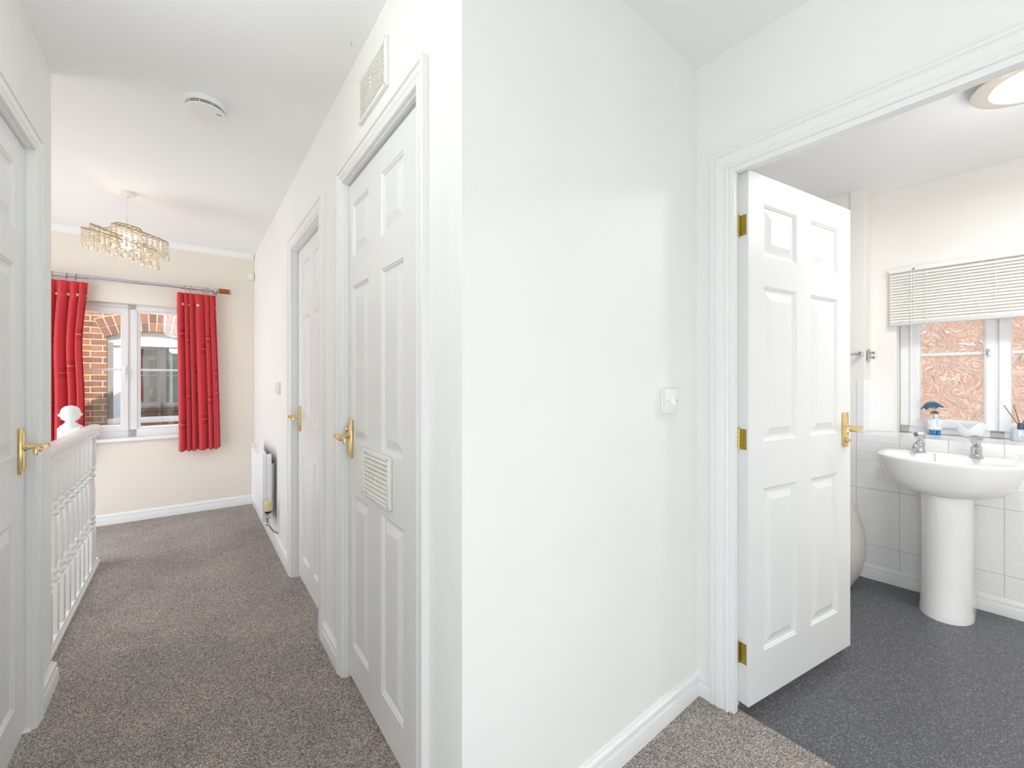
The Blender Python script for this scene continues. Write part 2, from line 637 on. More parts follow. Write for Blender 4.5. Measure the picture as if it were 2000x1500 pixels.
def wall_mesh(L, H, t, holes=(), z0=0.0):
    """wall 0..L long, z0..H high, y 0..t thick, with rectangular holes (s0, s1, za, zb)"""
    bm = BM()
    ss = sorted({0.0, L, *[h[0] for h in holes], *[h[1] for h in holes]})
    zs = sorted({z0, H, *[h[2] for h in holes], *[h[3] for h in holes]})
    ss = [s for s in ss if 0 <= s <= L]
    zs = [z for z in zs if z0 <= z <= H]
    V = {}

    def v(i, k, b):
        if (i, k, b) not in V:
            V[(i, k, b)] = bm.verts.new((ss[i], t if b else 0.0, zs[k]))
        return V[(i, k, b)]

    def solid(i, k):
        if i < 0 or k < 0 or i >= len(ss) - 1 or k >= len(zs) - 1:
            return False
        cs, cz = (ss[i] + ss[i + 1]) / 2, (zs[k] + zs[k + 1]) / 2
        return not any(h[0] < cs < h[1] and h[2] < cz < h[3] for h in holes)
    for i in range(len(ss) - 1):
        for k in range(len(zs) - 1):
            if not solid(i, k):
                continue
            bm.faces.new((v(i, k, 0), v(i + 1, k, 0), v(i + 1, k + 1, 0), v(i, k + 1, 0)))
            bm.faces.new((v(i, k, 1), v(i, k + 1, 1), v(i + 1, k + 1, 1), v(i + 1, k, 1)))
            if not solid(i - 1, k):
                bm.faces.new((v(i, k, 0), v(i, k + 1, 0), v(i, k + 1, 1), v(i, k, 1)))
            if not solid(i + 1, k):
                bm.faces.new((v(i + 1, k, 0), v(i + 1, k, 1), v(i + 1, k + 1, 1), v(i + 1, k + 1, 0)))
            if not solid(i, k - 1):
                bm.faces.new((v(i, k, 0), v(i, k, 1), v(i + 1, k, 1), v(i + 1, k, 0)))
            if not solid(i, k + 1):
                bm.faces.new((v(i, k + 1, 0), v(i + 1, k + 1, 0), v(i + 1, k + 1, 1), v(i, k + 1, 1)))
    return bm


def TR(x, y, z, deg=0.0):
    return Matrix.Translation((x, y, z)) @ Matrix.Rotation(R(deg), 4, 'Z')


# wall frames: local +X runs along the wall, local -Y looks into the room
def HW(y, off=0.0, z=0.0):
    return TR(0.4933 + 0.0025 * y - off, y, z, -90.143)


def LW(y, off=0.0, z=0.0):
    return TR(-0.41 - 0.0098 * y + off, y, z, 90.56)


def BW(x, off=0.0, z=0.0):
    return TR(x, 0.8431 + 0.0188 * (x - 1) - off, z, 1.077)


def BD(y, off=0.0, z=0.0):
    return TR(1.5584 - off, y, z, -90)


def FW(x, off=0.0, z=0.0):
    return TR(x, 4.8294 - 0.0123 * x - off, z, -0.705)


def WW(y, off=0.0, z=0.0):
    return TR(3.3847 - 0.041 * y - off, y, z, -87.65)


def ceil_z(y):
    return 2.4065 + 0.0078 * max(0.0, y - 1.5)


ZB = -0.024           # bathroom vinyl level
S = 'structure'

# ------------------------------------------------------------------ setting: floors, ceiling, walls
bm = BM()
for x0, x1, y0, y1 in ((-0.55, 0.56, -1.3, 4.86), (0.56, 1.592, -1.3, 0.86), (-1.5, -0.55, 3.87, 4.86)):
    box(bm, x0, x1, y0, y1, -0.22, 0.0)
tag(finish(bm, 'floor', 'carpet', smooth=False), 'grey beige twist pile carpet covering the landing floor', 'floor', kind=S)
tag(finish(bx(1.592, 3.75, -1.1, 2.0, -0.22, ZB), 'floor_bathroom', 'vinyl', smooth=False), 'dark grey speckled vinyl floor of the bathroom', 'floor', kind=S)
tag(finish(bx(-1.5, -0.55, 2.43, 3.87, -2.4, -2.3), 'floor_stairwell', 'carpet', smooth=False), 'carpeted lower floor down in the stairwell', 'floor', kind=S)

bm = BM()                                                         # ceiling: level, rising very slightly toward the far window
ys = [-3.6, 1.5, 5.02]  # extended past the back wall, unseen, to block sun at its opening
prof = [[(x, y, ceil_z(y)) for y in ys] for x in (-1.6, 3.9)]
loft(bm, [[*p, *[(q[0], q[1], 2.62) for q in reversed(p)]] for p in prof])
tag(finish(bm, 'ceiling', 'ceiling', smooth=False), 'smooth white ceiling over the landing and bathroom', 'ceiling', kind=S)

HC = 2.46
# right hall wall with two door openings  (s = 4.84 - y)
hs = lambda y: 4.84 - y
NEAR = (1.065, 1.752)      # near door leaf, y range
FAR = (2.154, 2.842)       # far door leaf
holes = [(hs(NEAR[1]) - 0.02, hs(NEAR[0]) + 0.02, -0.01, 2.005), (hs(FAR[1]) - 0.02, hs(FAR[0]) + 0.02, -0.01, 2.005)]
holes = [(a, b, 0.0, d) for a, b, c, d in holes]
tag(finish(wall_mesh(hs(0.895), HC, 0.07, holes), 'wall_right', 'wall', mw=HW(4.84), smooth=False), 'long warm white landing wall holding two closed doors', 'wall', kind=S)
bwL = (1.62 - 0.4955) / math.cos(R(1.077))
tag(finish(wall_mesh(bwL, HC, 0.06), 'wall_front', 'wall', mw=BW(0.4955), smooth=False), 'broad blank warm white wall facing the camera in the middle', 'wall', kind=S)
BO = (-0.062, 0.724)       # bathroom opening, y range
tag(finish(wall_mesh(2.2, HC, 0.062, [(0.90 - BO[1], 0.90 - BO[0], 0.0, 1.975)]), 'wall_bathroom', 'wall', mw=BD(0.90), smooth=False), 'warm white wall around the open bathroom doorway', 'wall', kind=S)
LD = (1.378, 2.14)
tag(finish(wall_mesh(3.725, HC, 0.09, [(LD[0] + 1.3 - 0.02, LD[1] + 1.3 + 0.02, 0.0, 2.005), (0.45, 1.50, 0.0, 2.15)]), 'wall_left', 'wall', mw=LW(-1.3), smooth=False), 'warm white wall at the left edge holding a part-seen door', 'wall', kind=S)  # second hole added, unseen, to let light onto the hall wall
FWIN = (-0.955, 0.175, 0.712, 1.862)   # hall window reveal: x0 x1 z0 z1
tag(finish(wall_mesh(2.15, 2.47, 0.11, [(FWIN[0] + 1.55, FWIN[1] + 1.55, FWIN[2], FWIN[3])], z0=-2.4), 'wall_far', 'wall_cream', mw=FW(-1.55), smooth=False), 'cream end wall of the landing around the curtained window', 'wall', kind=S)
tag(finish(wall_mesh(2.65, 2.46, 0.1, [(0.45, 2.25, -0.8, 2.2)], z0=-2.4), 'wall_stairwell', 'wall', mw=TR(-1.46, 2.3, 0, 90), smooth=False), 'white wall on the far side of the stairwell with a tall opening added for light', 'wall', kind=S)  # tall opening added out of view to let light into the hall
bm = BM()
box(bm, -1.56, -0.436, 2.355, 2.415, -2.4, 2.46)
box(bm, -0.56, -0.545, 2.43, 3.87, -2.4, -0.221)
tag(finish(bm, 'wall_stair_end', 'wall', smooth=False), 'white wall closing the near end of the stairwell', 'wall', kind=S)
# back of the landing, behind the camera, with a wide opening added to let in fill light
tag(finish(wall_mesh(2.2, HC, 0.1, [(0.35, 1.85, 0.35, 1.08)]), 'wall_back', 'wall', mw=TR(1.62, -1.3, 0, 180), smooth=False), 'white wall at the back of the landing with a wide opening added for light', 'wall', kind=S)
# bathroom shell
tag(finish(wall_mesh(2.3, 2.46, 0.1, [], z0=-0.2), 'wall_bathroom_right', 'wall_bath', mw=TR(3.9, -1.1, 0, 180), smooth=False), 'pale cream bathroom wall out of sight on the right', 'wall', kind=S)
bm = BM()
box(bm, 0.57, 3.9, 2.0, 2.08, -0.2, 2.46)
box(bm, 0.57, 3.9, 4.84, 5.0, -0.2, 2.46)
tag(finish(bm, 'wall_bathroom_left', 'wall_bath', smooth=False), 'pale cream bathroom wall hidden behind the open door', 'wall', kind=S)
WY0 = 2.0
WIN2 = (-0.19, 0.628, 0.868, 1.86)     # y0 y1 z0 z1 of the bathroom window reveal
ws = lambda y: (WY0 - y)
kW = 1 / math.cos(R(2.35))
tag(finish(wall_mesh(ws(-1.1) * kW, HC, 0.22, [((ws(WIN2[1])) * kW, (ws(WIN2[0])) * kW, WIN2[2], WIN2[3])], z0=-0.2), 'wall_bathroom_window', 'wall_bath', mw=WW(WY0, -0.2), smooth=False), 'pale cream bathroom wall above and around the frosted window', 'wall', kind=S)
# tiled lower wall with its ledge, and the tiled splash round the window
bm = BM()
box(bm, 0.0, (WY0 + 1.1) * kW, 0.0, 0.199, -0.2, 0.866)
box(bm, 0.0, (WY0 - 0.746) * kW, 0.0, 0.199, 0.866, 1.203)
box(bm, (WY0 - 0.746) * kW, (WY0 - 0.628) * kW, 0.187, 0.199, 0.866, 1.206)
tag(finish(bm, 'wall_bathroom_tiled', 'tile', mw=WW(WY0), smooth=False), 'white relief tiles on the lower bathroom wall with a window ledge', 'wall', kind=S)
bm = BM()
box(bm, 0.0, (WY0 - 0.813) * kW, 0.012, 0.199, 1.203, 2.46)
box(bm, (WY0 - 0.813) * kW, (WY0 - 0.746) * kW, 0.0, 0.199, 1.203, 2.46)
tag(finish(bm, 'wall_bathroom_pier', 'wall_bath', mw=WW(WY0), smooth=False), 'narrow cream boxed pier beside the bathroom window', 'wall', kind=S)
bm = BM()
box(bm, (WY0 - 0.628) * kW, (WY0 + 0.19) * kW, 0.20, 0.335, 0.856, 0.8685)
tag(finish(bm, 'trim_bathroom_sill', 'ceramic', mw=WW(WY0), smooth=False), 'white tiled sill under the frosted bathroom window', 'sill', kind=S)

# ------------------------------------------------------------------ skirting and coving
SK = [(0, 0), (0.018, 0), (0.018, 0.048), (0.0165, 0.053), (0.0095, 0.0552), (0.0095, 0.0595), (0.0138, 0.062), (0.0125, 0.074), (0.0085, 0.0795), (0.0055, 0.0812), (0.0055, 0.0845), (0.003, 0.0885), (0, 0.0885)]


def hp(y):
    return (0.4933 + 0.0025 * y, y)


def skirt(name, label, paths, side, z=0.0):
    b = BM()
    for p in paths:
        sweep2d(b, p, SK, side, z)
    return tag(finish(b, name, 'trim', angle=25), label, 'skirting board', kind=S)


bwp = lambda x: (x, 0.8431 + 0.0188 * (x - 1))
fwp = lambda x: (x, 4.8294 - 0.0123 * x)
skirt('baseboard_right', 'white skirting board along the landing wall with two doors', [[hp(4.82), hp(2.952)], [hp(2.078), hp(1.812)], [hp(1.012), (0.4955, 0.845)]], -1)
skirt('baseboard_front', 'white moulded skirting board below the broad middle wall', [[(0.4955, 0.8336), bwp(1.5584), (1.5584, 0.7812)]], -1)
skirt('baseboard_far', 'white skirting board below the curtained window', [[(-1.45, 4.848), fwp(0.5)]], -1)
skirt('baseboard_left', 'short white skirting return beside the left edge door', [[(-0.41 - 0.0098 * 2.207, 2.207), (-0.41 - 0.0098 * 2.43, 2.43), (-0.50, 2.43)]], -1)
skirt('baseboard_bathroom', 'white skirting board under the bathroom wall tiles', [[(3.3847 - 0.041 * 1.99, 1.99), (3.3847 + 0.041 * 1.09, -1.09)]], -1, ZB)
bm = BM()
CV = [(0, 0), (0.05, 0), (0.035, -0.012), (0.018, -0.03), (0.010, -0.045), (0, -0.05)]
sweep2d(bm, [(-1.45, 4.847), fwp(0.5)], CV, -1, 2.433)
tag(finish(bm, 'trim_coving', 'ceiling'), 'slim white coving along the top of the far wall', 'coving', kind=S)

# ------------------------------------------------------------------ door casings


def arc_prof(w, k=1.0):
    return [(0, 0), (0, 0.011), (0.004, 0.014), (0.009, 0.014), (0.012, 0.0105), (0.016, 0.0105), (0.020, 0.0145), (w * 0.45, 0.0165),
            (w * 0.66, 0.0175), (w * 0.72, 0.0145), (w * 0.76, 0.0145), (w * 0.80, 0.020), (w - 0.003, 0.020), (w, 0.0185), (w, 0)]


def casing(name, label, mw, W, H, w, depth, stop=None, step=0.006):
    """W x H clear opening; architrave of width w, lining running depth behind the wall face"""
    b = BM()
    arch_sweep(b, W + 2 * step, H + step, arc_prof(w), 0.0, -step)
    t = 0.022
    for y0, y1, ins in ([(0.0, depth, 0.0)] if stop is None else [(-0.004, stop, 0.0), (stop, depth, -0.013)]):
        # jambs and head; ins < 0 sets the rebate back from the opening
        box(b, -t, ins if ins < 0 else 0.0, y0, y1, 0, H + t)
        box(b, W - (ins if ins < 0 else 0.0), W + t, y0, y1, 0, H + t)
        box(b, ins, W - ins, y0, y1, H - ins, H + t)
    return tag(finish(b, name, 'trim', mw=mw, angle=25), label, 'door casing', kind=S)


casing('trim_1', 'white moulded casing round the far landing door', HW(FAR[1] + 0.004), FAR[1] - FAR[0] + 0.008, 1.990, 0.074, 0.068)
casing('trim_2', 'white moulded casing round the near louvred cupboard door', HW(NEAR[1] + 0.004), NEAR[1] - NEAR[0] + 0.008, 1.993, 0.052, 0.068)
casing('trim_3', 'white moulded casing round the open bathroom doorway', BD(0.7115), 0.762, 1.952, 0.0635, 0.060, 0.0215, 0.019)
casing('trim_4', 'white moulded casing round the door at the left edge', LW(LD[0] - 0.004), LD[1] - LD[0] + 0.008, 1.990, 0.058, 0.085)

# ------------------------------------------------------------------ panelled doors


def panel_leaf(W, H, t, xs, zs):
    """six raised panels; xs two (x0,x1) columns, zs three (z0,z1) rows; front is y=0, back y=t"""
    bm = BM()
    xc = sorted({0.0, W, *[a for p in xs for a in p]})
    zc = sorted({0.0, H, *[a for p in zs for a in p]})
    rings = [(0.0, 0.0), (0.003, 0.003), (0.007, 0.0045), (0.010, 0.009), (0.020, 0.0095), (0.024, 0.0085), (0.046, 0.0022), (0.049, 0.0010)]
    V = {}

    def gv(x, z, y):
        k = (round(x, 5), round(z, 5), y)
        if k not in V:
            V[k] = bm.verts.new((x, y, z))
        return V[k]
    for y, sgn in ((0.0, 1), (t, -1)):
        for i in range(len(xc) - 1):
            for k in range(len(zc) - 1):
                x0, x1, z0, z1 = xc[i], xc[i + 1], zc[k], zc[k + 1]
                quad = [gv(x0, z0, y), gv(x1, z0, y), gv(x1, z1, y), gv(x0, z1, y)]
                if (x0, x1) in xs and (z0, z1) in zs:
                    prev = quad
                    for ins, d in rings[1:]:
                        cur = [bm.verts.new((a, y + sgn * d, c)) for a, c in ((x0 + ins, z0 + ins), (x1 - ins, z0 + ins), (x1 - ins, z1 - ins), (x0 + ins, z1 - ins))]
                        for q in range(4):
                            bm.faces.new((prev[q], prev[(q + 1) % 4], cur[(q + 1) % 4], cur[q]))
                        prev = cur
                    bm.faces.new(prev)
                else:
                    bm.faces.new(quad)
    for a, b in zip(xc[:-1], xc[1:]):
        for z in (0.0, H):
            bm.faces.new((gv(a, z, 0.0), gv(b, z, 0.0), gv(b, z, t), gv(a, z, t)))
    for a, b in zip(zc[:-1], zc[1:]):
        for x in (0.0, W):
            bm.faces.new((gv(x, a, 0.0), gv(x, b, 0.0), gv(x, b, t), gv(x, a, t)))
    return bm


def lever_handle(parent, x, z, d, rad=1.0, lock=False):
    """brass lever on an upright backplate at local (x, 0, z); lever points along d*X; sub-part: the lever"""
    b = BM()
    box(b, x - 0.0205, x + 0.0205, -0.009, 0.0, z - 0.076, z + 0.076, 0, 0.003)
    box(b, x - 0.0155, x + 0.0155, -0.0115, -0.0085, z - 0.060, z + 0.060, 0, 0.002)
    for zz in (-0.068, 0.068):
        lathe(b, [(0, 0), (0.004, 0), (0.003, 0.002), (0, 0.0022)], 10, Matrix.Translation((x, -0.009, z + zz)) @ Matrix.Rotation(R(90), 4, 'X'))
    if lock:
        lathe(b, [(0.0, 0), (0.010, 0), (0.010, 0.004), (0.006, 0.006), (0.006, 0.015), (0, 0.016)], 16, Matrix.Translation((x, -0.010, z - 0.045)) @ Matrix.Rotation(R(90), 4, 'X'))
    h = finish(b, 'door_handle', 'brass', parent)
    h['label'] = 'brass lever handle on an upright backplate'
    b = BM()
    zl = z + 0.012
    lathe(b, [(0.013, 0.0), (0.013, 0.004), (0.0095, 0.008), (0.0085, 0.03), (0.0095, 0.046)], 18, Matrix.Translation((x, -0.010, zl)) @ Matrix.Rotation(R(90), 4, 'X'))
    # scrolled grip: leaves the neck, dips, then curls under at its end
    pts = [(x - d * 0.008, -0.056, zl), (x + d * 0.006, -0.059, zl + 0.002), (x + d * 0.022, -0.058, zl + 0.001), (x + d * 0.042, -0.056, zl - 0.003), (x + d * 0.062, -0.055, zl - 0.004), (x + d * 0.080, -0.055, zl + 0.001),
           (x + d * 0.094, -0.055, zl + 0.004), (x + d * 0.104, -0.055, zl - 0.001), (x + d * 0.105, -0.055, zl - 0.010), (x + d * 0.097, -0.055, zl - 0.014)]
    tube(b, pts, [0.008, 0.0105, 0.0105, 0.0095, 0.0085, 0.0078, 0.0072, 0.0066, 0.0058, 0.0045], 12)
    finish(b, 'lever', 'brass', h)
    return h


def hinge(parent, x, z, y=-0.004, leafx=0.0, mat='brass', leaf_dir=None):
    b = BM()
    for k in range(5):
        lathe(b, [(0.0, 0), (0.0048, 0), (0.0048, 0.0142), (0, 0.0142)], 12, Matrix.Translation((x, y, z - 0.0375 + k * 0.0152)))
    lathe(b, [(0.0, 0), (0.0035, 0), (0.0025, 0.003), (0, 0.0035)], 10, Matrix.Translation((x, y, z + 0.0385)))
    if leaf_dir:                                                   # visible leaf lying on the door's edge
        ax, ay = leaf_dir
        box(b, x + ax - 0.0005, x + ax + 0.0009, y + ay, y - 0.002, z - 0.0375, z + 0.0375)
        for q in (-0.026, 0.0, 0.026):
            lathe(b, [(0, 0), (0.0032, 0), (0.0026, 0.0012), (0, 0.0013)], 10, Matrix.Translation((x + ax - 0.0004, y + ay * (0.45 + 0.2 * (q == 0)), z + q)) @ Matrix.Rotation(R(-90), 4, 'Y'))
    h = finish(b, 'hinge', mat, parent)
    h['label'] = 'brass butt hinge'
    return h


def vent_grille(W, H, b, stubs=True, n=9):
    """moulded plastic louvre plate W x H centred on the origin, facing -Y"""
    f = 0.013
    box(b, -W / 2, -W / 2 + f * 1.3, -0.012, 0, -H / 2, H / 2, 0, 0.002)
    box(b, W / 2 - f * 1.3, W / 2, -0.012, 0, -H / 2, H / 2, 0, 0.002)
    box(b, -W / 2 + f * 1.3, W / 2 - f * 1.3, -0.012, 0, H / 2 - f, H / 2, 0, 0.001)
    box(b, -W / 2 + f * 1.3, W / 2 - f * 1.3, -0.012, 0, -H / 2, -H / 2 + f, 0, 0.001)
    x0, x1 = -W / 2 + f * 1.3, W / 2 - f * 1.3
    box(b, x0, x1, -0.002, 0.0, -H / 2 + f, H / 2 - f)
    st = (H - 2 * f) / n
    for k in range(n):
        z = -H / 2 + f + st * (k + 0.5)
        rg = []
        for x in (x0, x1):
            rg.append([(x, -0.002, z + st * 0.45), (x, -0.0135, z - st * 0.12), (x, -0.0135, z - st * 0.28), (x, -0.011, z - st * 0.34), (x, -0.002, z + st * 0.1)])
        loft(b, rg)
    if stubs:
        for k in (n // 2 - 1, n // 2, n // 2 + 1):
            z = -H / 2 + f + st * (k + 0.5)
            box(b, -0.006, 0.006, -0.0145, -0.002, z - st * 0.4, z + st * 0.25)
    for sx_ in (-1, 1):
        for sz_ in (-1, 1):
            lathe(b, [(0, 0), (0.0028, 0), (0, 0.0004)], 8, Matrix.Translation((sx_ * (W / 2 - 0.008), -0.0121, sz_ * (H / 2 - 0.0065))) @ Matrix.Rotation(R(90), 4, 'X'), 1)


PZ = [(0.130, 0.733), (0.940, 1.557), (1.670, 1.882)]
DH = 1.966


def door(name, label, mw, W, xs, zs, hx, hz, d, hinges, t=0.04, H=DH, hy=-0.003, lock=False, hmat='brass'):
    o = finish(panel_leaf(W, H, t, xs, zs), name, 'door', mw=mw, angle=12)
    tag(o, label, 'door', kind=S)
    lever_handle(o, hx, hz, d, lock=lock)
    for z in hinges:
        hinge(o, W + 0.002 if d > 0 else -0.002, z, hy, mat=hmat)
    return o


W1 = FAR[1] - FAR[0]
cols = lambda W: [(0.105, 0.105 + (W - 0.305) / 2), (W - 0.105 - (W - 0.305) / 2, W - 0.105)]
d1 = door('door_1', 'far white six panel door in the landing wall, beside the radiator', HW(FAR[1], -0.030, 0.018), W1, cols(W1), PZ, 0.054, 0.955, 1, [])
W2 = NEAR[1] - NEAR[0]
d2 = door('door_2', 'white six panel cupboard door with a louvre vent, nearest in the landing wall', HW(NEAR[1], -0.016, 0.018), W2,
          [(0.041 + 0.0, 0.231), (0.360, 0.547)], PZ, 0.030, 0.952, 1, [0.225, 0.968, 1.760])
bm = BM()
vent_grille(0.262, 0.166, bm)
v = finish(bm, 'vent_grille', 'cream_plastic', d2, Matrix.Translation((NEAR[1] - 1.425, -0.001, 0.853)), mats=['cream_plastic', 'dark'])
v['label'] = 'cream plastic louvre vent'
bm = BM()                                                          # small grey mortice key turn above the lever
box(bm, 0.0, 0.016, -0.014, -0.0, 1.000, 1.018, 0, 0.002)
k = finish(bm, 'keyhole_cover', 'steel', d2, Matrix.Translation((-0.004, -0.004, -0.020)))
W4 = LD[1] - LD[0]
d4 = door('door_3', 'white six panel door cut off by the left edge of the photo', LW(LD[0], 0.0 - 0.014, 0.018), W4, cols(W4), PZ, W4 - 0.054, 0.950, -1, [])

# bathroom door, standing open into the bathroom
ANG = -8.82
W3, H3 = 0.750, 1.944
d3 = finish(panel_leaf(W3, H3, 0.040, [(0.094, 0.316), (0.422, 0.638)], [(0.176, 0.781), (0.955, 1.534), (1.645, 1.839)]), 'door_4', 'door', mw=TR(1.603, 0.684, 0.019, ANG), angle=12)
tag(d3, 'white six panel bathroom door standing wide open on brass hinges', 'door', kind=S)
lever_handle(d3, W3 - 0.055, 0.966, -1, lock=True)
for z in (0.184, 0.967, 1.750):
    hinge(d3, -0.0056, z, 0.034, mat='brass_old', leaf_dir=(0.0048, -0.027))
b = bx(0.0005, W3 - 0.0005, 0.001, 0.039, -0.0006, 0.0004)
e = finish(b, 'bottom_edge', 'edge_wood', d3)
e['label'] = 'unpainted orange bottom edge'

# ------------------------------------------------------------------ wall fittings
bm = BM()
vent_grille(0.268, 0.160, bm)
t_ = finish(bm, 'air_vent', 'cream_plastic', mw=HW(1.415, 0.0, 2.206), mats=['cream_plastic', 'dark'])
tag(t_, 'cream louvred air vent fixed high on the wall above the cupboard door', 'vent')


def switch(name, mw, label, w=0.086, cat='light switch', rocker=True):
    r_ = thing(name, mw, label, cat)
    finish(bx(-w / 2, w / 2, -0.012, 0, -0.043, 0.043, 0.002), 'back_box', 'white_plastic', r_)
    b = bx(-w / 2, w / 2, -0.019, -0.0122, -0.043, 0.043, 0.003)
    p = finish(b, 'face_plate', 'white_plastic', r_)
    for s_ in (-1, 1):
        b = BM()
        lathe(b, [(0, 0), (0.0032, 0), (0.0028, 0.0006), (0, 0.0004)], 10, Matrix.Translation((s_ * 0.030, -0.019, 0)) @ Matrix.Rotation(R(90), 4, 'X'))
        finish(b, 'screw', 'steel', p)
    b = BM()
    loft(b, [[(x, -0.0185, -0.0145), (x, -0.0305, -0.0140), (x, -0.0205, 0.0145), (x, -0.0185, 0.0145)] for x in (-0.012, 0.007)])
    finish(b, 'rocker', 'white_plastic', r_)
    return r_


switch('light_switch', BW(1.349, 0.0, 1.1295), 'white rocker light switch on the broad middle wall beside the bathroom doorway')
switch('light_switch', HW(3.325, 0.0, 1.148), 'small white switch on the landing wall just beyond the far door', 0.082)

pr = thing('motion_sensor', FW(0.474, 0.0, 2.215), 'small white alarm sensor box high in the corner of the end wall', 'sensor')
finish(bx(-0.028, 0.028, -0.010, 0, -0.034, 0.034, 0.002), 'mounting_plate', 'white_plastic', pr)
finish(bx(-0.027, 0.027, -0.036, -0.0102, -0.033, 0.033, 0.005), 'housing', 'white_plastic', pr)
finish(bx(-0.018, 0.018, -0.0375, -0.0362, -0.022, 0.006, 0.0005), 'lens_window', 'cream_plastic', pr)

# radiator and valve  (local X runs toward the camera)
rad = thing('radiator', HW(4.12, 0.0, 0.19), 'white panel radiator low on the landing wall beyond the far door', 'radiator')
RL, RH = 0.67, 0.495
bm = BM()
box(bm, 0, RL, -0.092, -0.066, 0, RH, 0, 0.004)
n_ = 15
for k in range(n_):                                                # pressed channels
    x = 0.035 + (RL - 0.07) * k / (n_ - 1)
    loft(bm, [[(x - 0.012, -0.0915, z), (x - 0.006, -0.0945, z), (x + 0.006, -0.0945, z), (x + 0.012, -0.0915, z)] for z in (0.04, RH - 0.04)])
finish(bm, 'front_panel', 'radiator', rad)
bm = BM()
for k in range(44):
    x = 0.02 + (RL - 0.04) * k / 43
    box(bm, x - 0.0008, x + 0.0008, -0.0655, -0.036, 0.03, RH - 0.04)
box(bm, 0.01, RL - 0.012, -0.040, -0.037, 0.03, RH - 0.05)
finish(bm, 'convector_fins', 'fin', rad, smooth=False)
finish(bx(RL - 0.006, RL - 0.001, -0.0655, -0.034, 0.02, RH - 0.01, 0.001), 'side_cover', 'radiator', rad)
for x in (0.1, RL - 0.1):
    finish(bx(x - 0.015, x + 0.015, -0.036, 0.0, 0.06, 0.40), 'wall_bracket', 'steel', rad)
vx = RL + 0.075
bm = BM()
MT = Matrix.Translation
lathe(bm, [(0.0, 0.168), (0.018, 0.168), (0.0215, 0.160), (0.0235, 0.104), (0.0225, 0.100), (0, 0.100)], 20, MT((vx, -0.066, 0)))
for k in range(12):
    a = 2 * PI * k / 12
    box(bm, vx + 0.0225 * math.cos(a) - 0.002, vx + 0.0225 * math.cos(a) + 0.002, -0.066 + 0.0225 * math.sin(a) - 0.002, -0.066 + 0.0225 * math.sin(a) + 0.002, 0.110, 0.152)
tv = finish(bm, 'thermostatic_valve', 'yellow_plastic', rad)
tv['label'] = 'aged cream radiator valve head'
bm = BM()
lathe(bm, [(0.019, 0.100), (0.0215, 0.094), (0.018, 0.084), (0.012, 0.080)], 20, MT((vx, -0.066, 0)))
finish(bm, 'valve_collar', 'dark', tv)
bm = BM()
lathe(bm, [(0.011, 0.084), (0.011, 0.062), (0.014, 0.058), (0.014, 0.046), (0.010, 0.042), (0.010, 0.014), (0.013, 0.010), (0.013, -0.002)], 16, MT((vx, -0.066, 0)))
tube(bm, [(vx, -0.066, 0.05), (RL - 0.01, -0.074, 0.05)], 0.009, 12)
tube(bm, [(vx, -0.066, 0.012), (vx + 0.004, -0.05, -0.02), (vx + 0.008, -0.03, -0.05), (vx + 0.01, -0.0, -0.07)], 0.0065, 10)
finish(bm, 'valve_body', 'chrome', tv)

# ------------------------------------------------------------------ smoke alarm
sa = thing('smoke_alarm', TR(0.055, 2.272, ceil_z(2.27), 0), 'round white smoke alarm on the landing ceiling', 'smoke alarm')
bm = BM()
lathe(bm, [(0, 0), (0.076, 0), (0.0765, -0.006), (0.076, -0.022), (0.072, -0.024), (0.0, -0.024)], 48)
finish(bm, 'base', 'white_plastic', sa)
bm = BM()
lathe(bm, [(0.0, -0.0245), (0.0695, -0.0245), (0.0695, -0.0347), (0.0, -0.0347)], 48)
finish(bm, 'dark_inlet', 'dark', sa)
bm = BM()
lathe(bm, [(0.060, -0.0285), (0.0715, -0.0285), (0.0722, -0.0295), (0.0715, -0.0305), (0.060, -0.0305)], 48, axis_caps=False)
lathe(bm, [(0.0, -0.0345), (0.0710, -0.0345), (0.0715, -0.0365), (0.069, -0.0395), (0.055, -0.0430), (0.03, -0.0448), (0.0, -0.0453)], 48)
for k in range(10):
    a = 2 * PI * k / 10
    b0 = Vector((0.0695 * math.cos(a), 0.0695 * math.sin(a), 0))
    tube(bm, [b0 + Vector((0, 0, -0.024)), b0 + Vector((0, 0, -0.0352))], 0.0014, 6)
lid = finish(bm, 'cover', 'white_plastic', sa)
bm = BM()
for k in range(3):
    q = Vector((0.052 - 0.010 * k, -0.020 + (0.010 if k == 2 else 0), -0.0437))
    tube(bm, [q + Vector((-0.004, -0.006, 0)), q + Vector((0.004, 0.006, 0.0004))], 0.0013, 6)
finish(bm, 'sounder_slot', 'dark', lid)
bm = BM()
lathe(bm, [(0, -0.0440), (0.010, -0.0445), (0.010, -0.046), (0, -0.0463)], 20, MT((-0.030, 0.010, 0.0012)))
finish(bm, 'test_button', 'white_plastic', lid)

# a small hook left in the ceiling
bm = BM()
tube(bm, [(0, 0, 0.002), (0, 0, -0.008), (0.004, 0.003, -0.014), (0.008, 0.006, -0.010)], 0.0013, 8)
tag(finish(bm, 'ceiling_hook', 'steel', mw=TR(0.454, 1.531, 2.4067)), 'tiny metal hook in the ceiling near the air vent', 'hook')

